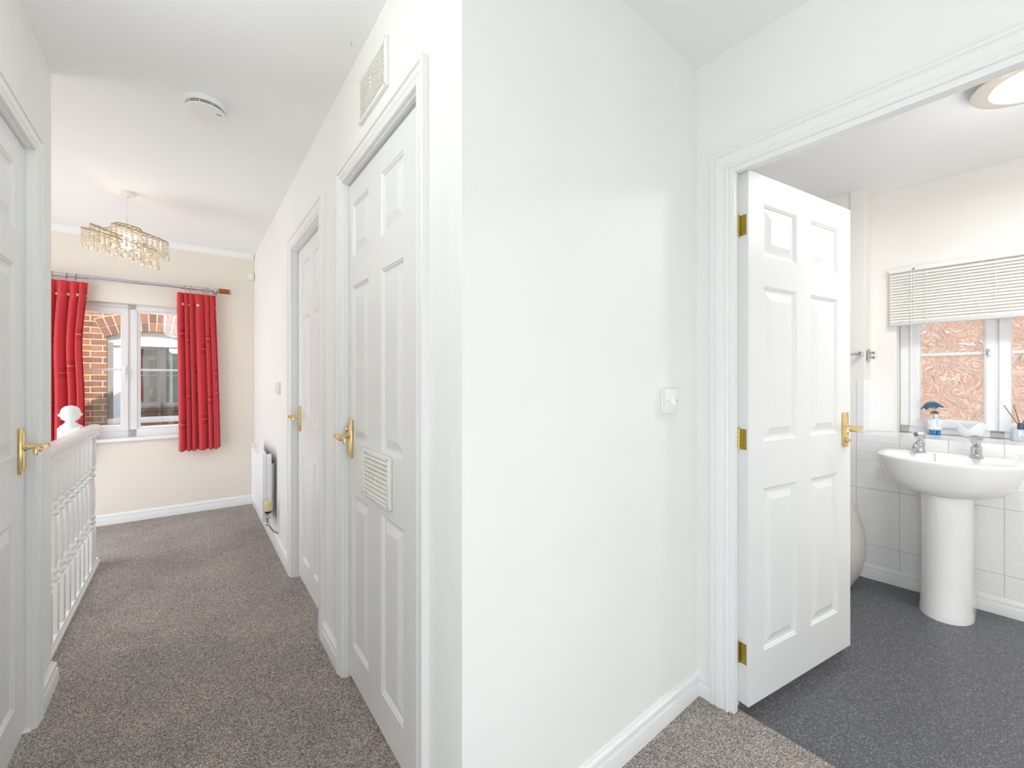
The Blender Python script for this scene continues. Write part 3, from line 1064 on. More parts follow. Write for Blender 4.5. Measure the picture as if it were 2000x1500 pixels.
# ------------------------------------------------------------------ crystal pendant lamp
PX, PY = -0.323, 3.683
pl_ = thing('pendant_light', TR(PX, PY, ceil_z(PY), 0), 'lit crystal pendant light with tilted metal hoops above the landing', 'pendant light')
bm = BM()
lathe(bm, [(0, 0.001), (0.045, 0.001), (0.046, -0.003), (0.041, -0.024), (0.036, -0.028), (0.008, -0.029), (0.007, -0.040), (0.0, -0.040)], 32)
finish(bm, 'ceiling_rose', 'white_plastic', pl_)
bm = BM()
tube(bm, [(0, 0, -0.036), (0, 0, -0.215)], 0.0032, 8)
finish(bm, 'cord', 'white_plastic', pl_)
bm = BM()
lathe(bm, [(0.0, -0.208), (0.014, -0.208), (0.018, -0.216), (0.018, -0.27), (0.0, -0.27)], 20)
finish(bm, 'lamp_holder', 'white_plastic', pl_)
bm = BM()
lathe(bm, [(0.0, -0.268), (0.012, -0.270), (0.015, -0.285), (0.024, -0.305), (0.030, -0.328), (0.027, -0.350), (0.015, -0.364), (0.0, -0.368)], 24)
finish(bm, 'bulb', 'bulb', pl_)

hoops = []           # each a circle tilted down to one side
AXF, AXL = Vector((0.609, 0.793, 0)), Vector((0.793, -0.609, 0))
for cz, rr, tilt, ox, oy in ((-0.312, 0.186, 16, -0.034, 0.0), (-0.285, 0.142, 22, -0.024, -0.02), (-0.262, 0.140, 17, 0.082, 0.01), (-0.222, 0.062, 10, 0.012, 0.0)):
    n = 60
    rot = Matrix.Rotation(R(tilt), 3, AXF)
    off = AXL * ox + AXF * oy + Vector((0, 0, cz))
    ring = [rot @ Vector((rr * math.cos(2 * PI * k / n), rr * math.sin(2 * PI * k / n), 0)) + off for k in range(n)]
    hoops.append(ring)
    bm = BM()
    tube(bm, ring, 0.0036, 8, closed=True)
    finish(bm, 'hoop', 'antique', pl_)
bm = BM()
for ring in hoops:
    for k in (0, 20, 40):
        tube(bm, [ring[k], Vector((0, 0, -0.212))], 0.0016, 6)
finish(bm, 'spoke_frame', 'antique', pl_)


def drop_mesh(L, w):
    b = BM()
    lathe(b, [(0, 0), (w * 0.25, -L * 0.06), (w * 0.35, -L * 0.2), (w * 0.9, -L * 0.58), (w, -L * 0.74), (w * 0.75, -L * 0.92), (0, -L)], 7)
    bmesh.ops.recalc_face_normals(b, faces=b.faces[:])
    me = bpy.data.meshes.new('crystal_drop')
    b.to_mesh(me)
    b.free()
    me.materials.append(M['crystal'])
    return me


drop_a = drop_mesh(0.043, 0.0105)
drops = []
beads = BM()
rnd = random.Random(3)
for hi, ring in enumerate(hoops):
    step = (1.5, 1.8, 1.8, 5.0)[hi]
    n = int(60 / step)
    for k in range(n):
        p = ring[int(k * step) % 60]
        nb = (4, 3, 4, 3)[hi] + (k % 2)
        z = 0.0
        for j in range(nb):
            lathe(beads, [(0, 0.0075), (0.0078, 0.003), (0.0078, -0.003), (0, -0.0075)], 6, MT(p + Vector((0, 0, -0.010 - 0.0160 * j))))
        drops.append(p + Vector((0, 0, -0.003 - 0.0160 * nb)))
finish(beads, 'bead_strands', 'crystal', pl_, smooth=False)['kind'] = 'stuff'
rest = BM()
for i, p in enumerate(drops):
    if i < 96:
        o = bpy.data.objects.new('crystal_drop', drop_a)
        COL.objects.link(o)
        o.parent = pl_
        o.matrix_local = MT(p) @ Matrix.Rotation(rnd.random() * 3, 4, 'Z')
    else:
        lathe(rest, [(0, 0), (0.0026, -0.0026), (0.0037, -0.0086), (0.0095, -0.025), (0.0105, -0.032), (0.008, -0.039), (0, -0.043)], 7, MT(p))
if len(drops) > 96:
    finish(rest, 'crystal_drops', 'crystal', pl_, smooth=False)['kind'] = 'stuff'
else:
    rest.free()

# ------------------------------------------------------------------ landing window (in the far wall's own frame; local y 0 = wall face)
win = thing('window_1', FW(0.0), 'white plastic casement window between the red curtains', 'window', kind=S)
x0, x1, z0, z1 = FWIN
MX0, MX1 = -0.430, -0.364          # mullion
bm = BM()
y0, y1 = 0.082, 0.135
fw_ = 0.045
box(bm, x0, x1, y0, y1, z1 - fw_, z1, 0, 0.003)
box(bm, x0, x1, y0, y1, z0, z0 + 0.068, 0, 0.003)
box(bm, x0, x0 + fw_, y0, y1, z0, z1, 0, 0.003)
box(bm, x1 - fw_, x1, y0, y1, z0, z1, 0, 0.003)
box(bm, MX0, MX1, y0, y1, z0, z1, 0, 0.003)
finish(bm, 'window_frame', 'upvc', win)


def sash(xa, xb, za, zb, ya, yb, w, bar_z, nm):
    b = BM()
    rg = [(0, ya + 0.004), (0.004, ya), (w - 0.012, ya), (w - 0.004, ya + 0.006), (w, ya + 0.018), (w, yb), (0, yb)]
    ring = []
    for o_, y in rg:
        ring.append([(xa + o_, y, za + o_), (xb - o_, y, za + o_), (xb - o_, y, zb - o_), (xa + o_, y, zb - o_)])
    ring.append(ring[0])
    loft(b, ring, True, False, False)
    box(b, xa + w, xb - w, ya + 0.014, yb - 0.004, bar_z - 0.009, bar_z + 0.009)
    bmesh.ops.remove_doubles(b, verts=b.verts[:], dist=1e-5)
    return finish(b, nm, 'upvc', win)


s1 = sash(x0 + 0.035, MX0 + 0.010, z0 + 0.058, z1 - 0.036, 0.066, 0.125, 0.052, 1.297, 'opening_sash')
finish(bx(x0 + 0.085, MX0 - 0.040, 0.098, 0.102, z0 + 0.108, z1 - 0.086), 'glass_pane', 'glass', s1)
s2 = sash(MX1, x1 - fw_, z0 + 0.068, z1 - fw_, 0.088, 0.125, 0.020, 1.297, 'fixed_sash')
finish(bx(MX1 + 0.018, x1 - fw_ - 0.018, 0.100, 0.104, z0 + 0.086, z1 - fw_ - 0.018), 'glass_pane', 'glass', s2)
bm = BM()
hx = MX0 - 0.012
box(bm, hx - 0.010, hx + 0.010, 0.054, 0.066, 1.255, 1.325, 0, 0.003)
lathe(bm, [(0, 0), (0.009, 0), (0.009, 0.014), (0, 0.016)], 14, MT((hx, 0.054, 1.300)) @ Matrix.Rotation(R(90), 4, 'X'))
tube(bm, [(hx, 0.040, 1.303), (hx, 0.037, 1.27), (hx, 0.037, 1.23), (hx, 0.038, 1.20)], [0.008, 0.0085, 0.008, 0.006], 10)
finish(bm, 'window_handle', 'white_plastic', s1)
bm = BM()
box(bm, x0 - 0.05, x1 + 0.05, -0.030, 0.0, 0.686, 0.7118, 0, 0.006)
box(bm, x0 + 0.001, x1 - 0.001, -0.005, 0.09, 0.700, 0.7124)
finish(bm, 'window_sill', 'trim', win)

# ------------------------------------------------------------------ curtain pole and curtains
RODZ, RODY = 2.032, 0.085
rod = thing('curtain_pole', FW(0.0), 'silver metal curtain pole with an amber finial above the window', 'curtain pole')
bm = BM()
tube(bm, [(-1.10, -RODY, RODZ), (0.205, -RODY, RODZ)], 0.0155, 18)
finish(bm, 'rod', 'steel', rod)
bm = BM()
for sx_ in (0.205,):
    MTX = MT((sx_, -RODY, RODZ)) @ Matrix.Rotation(R(90), 4, 'Y')
    lathe(bm, [(0, -0.004), (0.018, -0.004), (0.018, 0.010), (0, 0.010)], 20, MTX, 0)
    lathe(bm, [(0, 0.0102), (0.021, 0.0102), (0.023, 0.014), (0.023, 0.088), (0.021, 0.092), (0, 0.092)], 24, MTX, 1)
    lathe(bm, [(0, 0.0922), (0.022, 0.0922), (0.022, 0.104), (0.018, 0.108), (0, 0.109)], 24, MTX, 0)
f_ = finish(bm, 'finial', 'steel', rod, mats=['steel', 'amber'])
f_['label'] = 'amber wood finial between silver caps'
for bxx in (0.190, -0.95):
    bm = BM()
    tube(bm, [(bxx, 0, RODZ - 0.01), (bxx, -0.04, RODZ - 0.02), (bxx, -RODY, RODZ - 0.018)], 0.006, 10)
    lathe(bm, [(0, 0), (0.02, 0), (0.018, 0.006), (0, 0.007)], 16, MT((bxx, 0.0, RODZ - 0.01)) @ Matrix.Rotation(R(90), 4, 'X'))
    tube(bm, [(bxx, -RODY + 0.019 * math.cos(a), RODZ + 0.019 * math.sin(a)) for a in [R(d_) for d_ in range(180, 361, 20)]], 0.004, 8)
    finish(bm, 'wall_bracket', 'steel', rod)


def curtain(label, xa, xb, xa2, xb2, za, zb, nf, ring_xs, button_cols, seed):
    """pinch pleated cloth between x xa..xb at the top and xa2..xb2 at the hem, hanging in front of the window"""
    rr = random.Random(seed)
    b = BM()
    NU, NV = nf * 12, 240
    ph = [rr.uniform(-0.5, 0.5) for _ in range(nf + 1)]
    am = [rr.uniform(0.75, 1.25) for _ in range(nf + 1)]
    wob = 0.32
    nip = 1.0 if xb < 0 else 0.0
    grid = []
    for j in range(NV + 1):
        tv_ = j / NV
        z = zb + (za - zb) * tv_
        top = max(0.0, (tv_ - 0.90) / 0.10)
        row = []
        for i in range(NU + 1):
            u = i / NU
            k = u * nf + wob * math.sin(2 * PI * u * 1.6 + seed) * u * (1 - u) * 4
            k = min(max(k, 0.0), nf - 1e-6)
            kk = min(int(k), nf - 1)
            fr = k - kk
            a_ = am[kk] * (1 - fr) + am[kk + 1] * fr
            p_ = ph[kk] * (1 - fr) + ph[kk + 1] * fr
            g = 2 * PI * (k + 0.10 * p_ * math.sin(3 * tv_ + kk))
            amp = 0.040 * a_ * (1.0 - 0.60 * top) * (0.66 + 0.34 * (1 - tv_))
            yy = -0.074 - amp * (math.sin(g) + 0.18 * math.sin(2 * g + p_))
            e = tv_ ** 1.3
            xl = xa2 + (xa - xa2) * e
            xr = xb2 + (xb - xb2) * e
            xx = xl + (xr - xl) * u - 0.0075 * math.cos(g) * (0.35 + 0.65 * (1 - top)) - nip * u * 0.022 * math.exp(-((tv_ - 0.66) / 0.22) ** 2)
            pinch = math.exp(-((tv_ - 0.915) / 0.02) ** 2)
            yy += pinch * 0.010 * math.cos(g)
            zz = z - (0.006 * math.sin(g) if j == 0 else 0)
            row.append(b.verts.new((xx, yy, zz)))
        grid.append(row)
    # embroidered bands: short dark pin tucks round a gold thread
    bands = []
    for c in range(nf):
        for q in range(2):
            bands.append((c, 0.10 + 0.36 * q + rr.uniform(0.0, 0.30)))
    for j in range(NV):
        tv_ = (j + 0.5) / NV
        for i in range(NU):
            f = b.faces.new((grid[j][i], grid[j][i + 1], grid[j + 1][i + 1], grid[j + 1][i]))
            k = (i + 0.5) / NU * nf
            for c, tz in bands:
                if c + 0.25 < k < c + 0.86:
                    dj = round((tv_ - tz) * NV)
                    if dj == 0:
                        f.material_index = 2
                    elif dj in (-6, -3, 3, 6):
                        f.material_index = 1
    root = thing('curtain', FW(0.0), label, 'curtain', 'pair of red curtains')
    cl = finish(b, 'cloth', 'red', root, angle=80, mats=['red', 'red_dark', 'gold_thread'])
    sm = cl.modifiers.new('thickness', 'SOLIDIFY')
    sm.thickness = 0.0012
    for c in button_cols:
        jj = int(NV * 0.925)
        ii = int((c / nf) * NU)
        vv = cl.data.vertices[jj * (NU + 1) + ii].co
        bb = BM()
        lathe(bb, [(0, 0), (0.0125, 0), (0.0125, 0.003), (0.008, 0.007), (0, 0.008)], 16, MT(vv + Vector((0, -0.001, 0))) @ Matrix.Rotation(R(90), 4, 'X'))
        finish(bb, 'button', 'button', root)
    for xr_ in ring_xs:
        bb = BM()
        tube(bb, [(xr_ + 0.003 * math.sin(a), -RODY + 0.0225 * math.cos(a), RODZ - 0.005 + 0.0225 * math.sin(a)) for a in [2 * PI * q / 20 for q in range(20)]], 0.0025, 6, closed=True)
        tube(bb, [(xr_, -RODY, RODZ - 0.028), (xr_ + 0.002, -RODY + 0.003, RODZ - 0.036), (xr_, -RODY, RODZ - 0.041)], 0.0014, 6)
        finish(bb, 'curtain_ring', 'ring', rod)
    return root


curtain('red pinch pleat curtain with gold buttons hanging right of the window, fully in view', -0.083, 0.196, -0.066, 0.236, 1.986, 0.578, 6, [-0.030, 0.006, 0.105, 0.118, 0.128, 0.140, 0.182], [0.6, 1.5, 3.1, 4.1, 4.9, 5.7], 4)
curtain('red curtain left of the window, half hidden behind the left edge wall', -1.06, -0.643, -1.08, -0.662, 1.990, 0.578, 8, [-1.0, -0.885, -0.845, -0.765, -0.715], [1.75, 3.75, 4.75, 5.75, 6.75, 7.8], 9)

# ------------------------------------------------------------------ balustrade
bal = thing('stair_balustrade', TR(-0.50, 2.43, 0.0, 0), 'white painted balustrade of turned spindles guarding the stairwell', 'balustrade')
BLEN = 1.44
bm = BM()
hr = [(-0.033, 0.884), (-0.034, 0.900), (-0.024, 0.910), (0.0, 0.914), (0.024, 0.910), (0.034, 0.900), (0.033, 0.884), (0.020, 0.878), (0.020, 0.868), (0.027, 0.862), (0.027, 0.846), (-0.027, 0.846), (-0.027, 0.862), (-0.020, 0.868), (-0.020, 0.878)]
loft(bm, [[(x, y, z) for x, z in hr] for y in (0.0, BLEN + 0.012)])
finish(bm, 'handrail', 'trim', bal)
bm = BM()
br = [(-0.045, -0.10), (-0.045, 0.012), (-0.030, 0.022), (-0.025, 0.036), (0.020, 0.036), (0.023, 0.022), (0.030, 0.014), (0.030, 0.0), (0.030, -0.10)]
loft(bm, [[(x, y, z) for x, z in br] for y in (0.0, BLEN)])
finish(bm, 'base_rail', 'trim', bal)


def baluster_mesh():
    b = BM()
    s = 0.0175
    box(b, -s, s, -s, s, 0.036, 0.258, 0, 0.0012)
    box(b, -s, s, -s, s, 0.655, 0.846, 0, 0.0012)
    lathe(b, [(0.0165, 0.258), (0.0125, 0.264), (0.0125, 0.270), (0.019, 0.277), (0.0205, 0.284), (0.019, 0.291), (0.0115, 0.298), (0.0115, 0.302), (0.018, 0.310), (0.0205, 0.318), (0.018, 0.326), (0.0115, 0.334),
              (0.0165, 0.39), (0.0172, 0.44), (0.0155, 0.50), (0.011, 0.575), (0.0165, 0.582), (0.0205, 0.590), (0.0165, 0.598), (0.0105, 0.604), (0.0105, 0.612), (0.0165, 0.620), (0.0205, 0.629), (0.0165, 0.638), (0.012, 0.645), (0.0165, 0.655)], 14)
    bmesh.ops.recalc_face_normals(b, faces=b.faces[:])
    me = bpy.data.meshes.new('baluster')
    b.to_mesh(me)
    b.free()
    me.materials.append(M['trim'])
    for p in me.polygons:
        p.use_smooth = True
    me.set_sharp_from_angle(angle=R(40))
    return me


bmsh = baluster_mesh()
for k in range(12):
    o = bpy.data.objects.new('baluster', bmsh)
    COL.objects.link(o)
    o.parent = bal
    o.matrix_local = MT((0, 1.375 - 0.1215 * k, 0))
bm = BM()
s = 0.050
box(bm, -s, s, -s, s, -1.6, 0.915, 0, 0.003)
lathe(bm, [(0.050, 0.912), (0.048, 0.922), (0.036, 0.930), (0.031, 0.936), (0.024, 0.942), (0.0225, 0.950), (0.031, 0.958), (0.041, 0.966), (0.044, 0.976), (0.046, 0.981), (0.0535, 0.984), (0.055, 0.990), (0.0535, 0.996), (0.0455, 0.999), (0.0445, 1.010), (0.038, 1.030), (0.023, 1.043), (0.0, 1.048)], 28)
np_ = finish(bm, 'newel_post', 'trim', bal, MT((-0.085, 1.30, 0)))
np_['label'] = 'square newel post with turned cap'

# ------------------------------------------------------------------ outside the landing window: neighbouring brick wall with an arched window
NY = 7.40
nb = BM()
OPX = (-0.838, 0.06)      # opening
OPZ = (0.64, 1.767)
RISE = 0.088
cx_ = (OPX[0] + OPX[1]) / 2
hw_ = (OPX[1] - OPX[0]) / 2
Rr = (hw_ ** 2 + RISE ** 2) / (2 * RISE)
czz = OPZ[1] + RISE - Rr
ARCH = 0.245
N = 24
th0 = math.asin(hw_ / Rr)
arc = [(cx_ + Rr * math.sin(-th0 + 2 * th0 * k / N), czz + Rr * math.cos(-th0 + 2 * th0 * k / N)) for k in range(N + 1)]
X0, X1, Z0, Z1 = -4.5, 4.0, -3.0, 4.2


def quad(b, pts, mi=0):
    b.faces.new([b.verts.new(p) for p in pts]).material_index = mi


for (a, c), (a2, c2) in zip(arc[:-1], arc[1:]):
    quad(nb, [(a, NY, c), (a2, NY, c2), (a2, NY, Z1), (a, NY, Z1)])
    quad(nb, [(a, NY, c), (a2, NY, c2), (a2, NY + 0.11, c2), (a, NY + 0.11, c)])
quad(nb, [(X0, NY, Z0), (OPX[0], NY, Z0), (OPX[0], NY, Z1), (X0, NY, Z1)])
quad(nb, [(OPX[1], NY, Z0), (X1, NY, Z0), (X1, NY, Z1), (OPX[1], NY, Z1)])
quad(nb, [(OPX[0], NY, Z0), (OPX[1], NY, Z0), (OPX[1], NY, OPZ[0]), (OPX[0], NY, OPZ[0])])
for xx in OPX:
    quad(nb, [(xx, NY, OPZ[0]), (xx, NY + 0.11, OPZ[0]), (xx, NY + 0.11, OPZ[1]), (xx, NY, OPZ[1])])
quad(nb, [(OPX[0], NY, OPZ[0]), (OPX[1], NY, OPZ[0]), (OPX[1], NY + 0.11, OPZ[0]), (OPX[0], NY + 0.11, OPZ[0])])
box(nb, X0, X1, NY + 0.7, NY + 0.72, Z0, Z1)
for a_, b_ in ((X0, X0 + 0.02), (X1 - 0.02, X1)):
    box(nb, a_, b_, NY + 0.001, NY + 0.7, Z0, Z1)
box(nb, X0, X1, NY + 0.001, NY + 0.7, Z1 - 0.02, Z1)
bmesh.ops.remove_doubles(nb, verts=nb.verts[:], dist=1e-5)
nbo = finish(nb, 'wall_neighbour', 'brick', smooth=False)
tag(nbo, 'orange brown brick wall of the neighbouring house outside the window', 'wall', kind=S)
ab = BM()
quad_m = []
rr_ = random.Random(11)
nbk = 13
for row in range(2):
    ra, rb = Rr + 0.004 + row * 0.121, Rr + 0.114 + row * 0.121
    for k in range(nbk):
        ta = -th0 - 0.02 + (2 * th0 + 0.04) * k / nbk
        tb = -th0 - 0.02 + (2 * th0 + 0.04) * (k + 1) / nbk
        g = (tb - ta) * 0.075
        ta += g
        tb -= g
        pts = [(cx_ + r_ * math.sin(q), czz + r_ * math.cos(q)) for r_, q in ((ra, ta), (ra, tb), (rb, tb), (rb, ta))]
        mi = rr_.choice([0, 0, 1, 1, 2])
        loft(ab, [[(p[0], y, p[1]) for p in pts] for y in (NY - 0.012, NY + 0.03)], mi=mi)
pts = [(cx_ + r_ * math.sin(q), czz + r_ * math.cos(q)) for r_ in (Rr + 0.001, Rr + ARCH) for q in [-th0 - 0.02 + (2 * th0 + 0.04) * k / 16 for k in range(17)]]
lo_, hi_ = pts[:17], pts[17:]
for k in range(16):
    loft(ab, [[(p[0], y, p[1]) for p in (lo_[k], lo_[k + 1], hi_[k + 1], hi_[k])] for y in (NY - 0.006, NY + 0.02)], mi=3)
finish(ab, 'brick_arch', 'arch_a', nbo, smooth=False, mats=['arch_a', 'arch_b', 'arch_c', 'mortar'])
# its window
nw = thing('window_2', TR(0, NY + 0.06, 0, 0), 'white window set under the brick arch of the neighbouring house', 'window', kind=S)
bm = BM()
a0, a1 = OPX[0] + 0.002, OPX[1] - 0.002
for (a, c), (a2, c2) in zip(arc[:-1], arc[1:]):
    loft(bm, [[(a, y, c - 0.002), (a2, y, c2 - 0.002), (a2, y, OPZ[1] - 0.06), (a, y, OPZ[1] - 0.06)] for y in (0.0, 0.05)])
box(bm, a0, a1, -0.02, 0.05, OPZ[1] - 0.105, OPZ[1] - 0.06)
box(bm, a0, a0 + 0.055, 0.0, 0.05, OPZ[0], OPZ[1] - 0.06)
box(bm, a1 - 0.055, a1, 0.0, 0.05, OPZ[0], OPZ[1] - 0.06)
box(bm, a0, a1, -0.03, 0.05, OPZ[0] + 0.001, OPZ[0] + 0.075)
finish(bm, 'window_frame', 'upvc', nw)
finish(bx(a0 + 0.0005, a0 + 0.054, -0.035, -0.0005, OPZ[0] + 0.076, OPZ[1] - 0.064), 'jamb_shade_strip', 'jamb_shade', nw)  # shade of the brick reveal put into this strip's dark colour
bm = BM()
box(bm, a0 + 0.056, a0 + 0.175, 0.012, 0.045, OPZ[0] + 0.076, OPZ[1] - 0.106)
finish(bm, 'side_sash', 'blue_white', nw)
finish(bx(a0 + 0.176, a1 - 0.056, 0.022, 0.026, OPZ[0] + 0.076, OPZ[1] - 0.106), 'glass_pane', 'glass_far', nw)
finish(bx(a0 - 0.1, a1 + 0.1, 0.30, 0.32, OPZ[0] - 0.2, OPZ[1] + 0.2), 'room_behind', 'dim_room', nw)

# outer brick face of this house (seen mirrored in the neighbour's glass) and its gable roof, which shades the wall opposite
ob = wall_mesh(8.0, 2.63, 0.1, [(3.7 + FWIN[0] - 0.0, 3.7 + FWIN[1] + 0.0, FWIN[2] - 0.02, FWIN[3] + 0.02)], z0=-3.0)
tag(finish(ob, 'wall_exterior', 'brick', mw=TR(-3.7, 4.97, 0, -0.705), smooth=False), 'brick outer face of this house around the landing window', 'wall', kind=S)
rf = BM()
gab = [(-1.9, 2.63), (-0.84, 3.42), (1.2, 5.05), (4.2, 2.63)]
loft(rf, [[(x, y, z) for x, z in gab] for y in (-3.6, 5.03)])
tag(finish(rf, 'roof', 'roof_tile', smooth=False), 'dark tiled gable roof of this house, unseen above the ceiling', 'roof', kind=S)
# wall outside the bathroom window
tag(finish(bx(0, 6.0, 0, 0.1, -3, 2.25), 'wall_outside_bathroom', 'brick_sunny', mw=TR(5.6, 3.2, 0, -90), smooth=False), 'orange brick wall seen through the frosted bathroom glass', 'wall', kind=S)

# ------------------------------------------------------------------ bathroom window and blind
w3 = thing('window_3', WW(0.0, -0.2), 'white plastic bathroom window with leaf patterned frosted glass', 'window', kind=S)
sy = lambda y: -y * kW
A, B_ = sy(0.626), sy(-0.188)
ZA, ZT = 0.8705, 1.858
P1 = (sy(0.531), sy(0.268))
P2 = (sy(0.157), sy(-0.106))
bm = BM()
yf, yr = 0.118, 0.175
box(bm, A, B_, yf, yr, ZA, ZA + 0.046, 0, 0.002)
box(bm, A, B_, yf, yr, ZT - 0.046, ZT, 0, 0.002)
box(bm, A, A + 0.046, yf, yr, ZA, ZT, 0, 0.002)
box(bm, B_ - 0.046, B_, yf, yr, ZA, ZT, 0, 0.002)
mm_ = (P1[1] + P2[0]) / 2
box(bm, mm_ - 0.030, mm_ + 0.030, yf, yr, ZA, ZT, 0, 0.002)
finish(bm, 'window_frame', 'upvc', w3)
for (pa, pb), nm in ((P1, 'opening_sash'), (P2, 'opening_sash')):
    b = BM()
    wd = 0.050
    za, zb = ZA + 0.040, ZT - 0.040
    rg = [(0, yf - 0.010), (0.003, yf - 0.014), (wd - 0.014, yf - 0.014), (wd - 0.004, yf - 0.006), (wd, yf + 0.012), (wd, yr - 0.01), (0, yr - 0.01)]
    xa_, xb_ = pa - wd, pb + wd
    ring = [[(xa_ + o_, y, za + o_ * (1 if o_ < wd else 1.0)), (xb_ - o_, y, za + o_), (xb_ - o_, y, zb - o_), (xa_ + o_, y, zb - o_)] for o_, y in rg]
    ring.append(ring[0])
    loft(b, ring, True, False, False)
    box(b, pa, pb, yf + 0.008, yr - 0.02, 1.356, 1.372)
    bmesh.ops.remove_doubles(b, verts=b.verts[:], dist=1e-5)
    so = finish(b, nm, 'upvc', w3)
    finish(bx(pa - 0.004, pb + 0.004, yf + 0.020, yf + 0.024, za + wd - 0.004, zb - wd + 0.004), 'glass_pane', 'obscure', so, smooth=False)
bm = BM()
box(bm, mm_ - 0.040, mm_ - 0.026, yf - 0.026, yf - 0.012, 1.345, 1.385, 0, 0.002)
lathe(bm, [(0, 0), (0.007, 0), (0.006, 0.008), (0, 0.009)], 12, MT((mm_ - 0.052, yf - 0.014, 1.364)) @ Matrix.Rotation(R(90), 4, 'X'))
finish(bm, 'window_catch', 'steel', w3)

bl = thing('venetian_blind', WW(0.0, -0.2), 'ivory venetian blind drawn part way up over the bathroom window', 'blind')
bA, bB = sy(0.655), sy(-0.225)
bm = BM()
box(bm, bA - 0.004, bB + 0.004, -0.048, -0.004, 1.876, 1.902, 0, 0.003)
finish(bm, 'headrail', 'white_plastic', bl)
NS = 17
ZTOP, ZBOT = 1.864, 1.580
for k in range(NS):
    z = ZTOP - (ZTOP - ZBOT) * k / (NS - 1)
    b = BM()
    sec = [(-0.0085, -0.0105), (-0.0045, -0.0040), (0.0, 0.0012), (0.0045, 0.0060), (0.0085, 0.0098)]
    loft(b, [[(x, -0.028 + y, z + q) for y, q in sec] + [(x, -0.028 + y, z + q - 0.0006) for y, q in reversed(sec)] for x in (bA, bB)])
    finish(b, 'slat', 'slat', bl, angle=60)
bm = BM()
box(bm, bA, bB, -0.042, -0.014, 1.545, 1.567, 0, 0.003)
finish(bm, 'bottom_rail', 'slat_end', bl)
bm = BM()
for xx in (bA + 0.11, bA + 0.165, (bA + bB) / 2, bB - 0.165):
    for yy in (-0.0415, -0.0135):
        tube(bm, [(xx, yy, 1.878), (xx, yy, 1.556)], 0.0009, 5)
for xx in (bA + 0.10,):
    tube(bm, [(xx, -0.046, 1.876), (xx, -0.047, 1.40)], 0.0011, 5)
finish(bm, 'ladder_cord', 'white_plastic', bl)
bm = BM()
box(bm, bA + 0.104, bA + 0.116, -0.051, -0.044, 1.880, 1.890)
finish(bm, 'cord_clip', 'steel', bl)

# ------------------------------------------------------------------ wash basin on its pedestal
CYB = 0.372                                       # centre line
bas = thing('wash_basin', WW(CYB, 0.0, ZB), 'white ceramic pedestal wash basin below the frosted window', 'basin')


def dring(hw2, front, back, z, n=44, p=2.3):
    """plan ring: half width hw2, front reach (toward -Y), flat back at y=back"""
    out = []
    for k in range(n):
        a = 2 * PI * k / n
        c, s_ = math.cos(a), math.sin(a)
        x = hw2 * math.copysign(abs(c) ** (2 / p), c)
        if s_ <= 0:
            y = back * 0 + (-0.215) - (front - 0.215) * abs(s_) ** (2 / p)
        else:
            y = -0.215 + (0.215 - back) * s_ ** (2 / 5.0)
        out.append((x, y, z))
    return out


ZR = 0.822                                        # rim height above the vinyl
bm = BM()
rings = [dring(0.085, 0.34, 0.09, ZR - 0.190), dring(0.140, 0.360, 0.06, ZR - 0.183), dring(0.198, 0.388, 0.03, ZR - 0.162), dring(0.239, 0.412, 0.012, ZR - 0.118), dring(0.259, 0.426, 0.006, ZR - 0.070),
         dring(0.267, 0.432, 0.004, ZR - 0.030), dring(0.273, 0.437, 0.003, ZR - 0.012), dring(0.272, 0.436, 0.003, ZR - 0.003), dring(0.266, 0.431, 0.006, ZR), dring(0.256, 0.422, 0.012, ZR)]


def bring(hw2, y_f, y_b, z, n=44):
    return [(hw2 * math.copysign(abs(math.cos(2 * PI * k / n)) ** 0.85, math.cos(2 * PI * k / n)), (y_f + y_b) / 2 + (y_b - y_f) / 2 * math.copysign(abs(math.sin(2 * PI * k / n)) ** 0.85, math.sin(2 * PI * k / n)), z) for k in range(n)]


rings += [bring(0.240, -0.408, -0.125, ZR - 0.004), bring(0.228, -0.398, -0.135, ZR - 0.018), bring(0.195, -0.375, -0.155, ZR - 0.075), bring(0.125, -0.33, -0.19, ZR - 0.118), bring(0.03, -0.28, -0.23, ZR - 0.13)]
loft(bm, rings)
finish(bm, 'basin_bowl', 'ceramic', bas, angle=60)
bm = BM()


def pring(hw2, front, z, n=36):
    out = []
    for k in range(n):
        a = PI * k / (n - 1)
        out.append((hw2 * math.cos(a), -0.19 - (front - 0.19) * math.sin(a) ** 0.9, z))
    out = [(hw2, -0.03, z)] + out + [(-hw2, -0.03, z)]
    return out


loft(bm, [pring(0.103, 0.345, 0.0), pring(0.103, 0.345, 0.012), pring(0.100, 0.338, 0.05), pring(0.096, 0.330, 0.15), pring(0.094, 0.326, 0.35), pring(0.095, 0.328, 0.52), pring(0.099, 0.336, 0.66)])
finish(bm, 'pedestal', 'ceramic', bas, angle=60)
bm = BM()
lathe(bm, [(0.022, 0), (0.022, 0.002), (0.015, 0.003), (0.0, 0.002)], 20, MT((0, -0.255, ZR - 0.1305)))
finish(bm, 'waste_fitting', 'chrome', bas)
bm = BM()
tube(bm, [(-0.055, -0.110, ZR + 0.002), (-0.045, -0.16, ZR + 0.001), (-0.04, -0.2, ZR - 0.03), (-0.02, -0.24, ZR - 0.115)], 0.0014, 6)
finish(bm, 'plug_chain', 'chrome', bas)


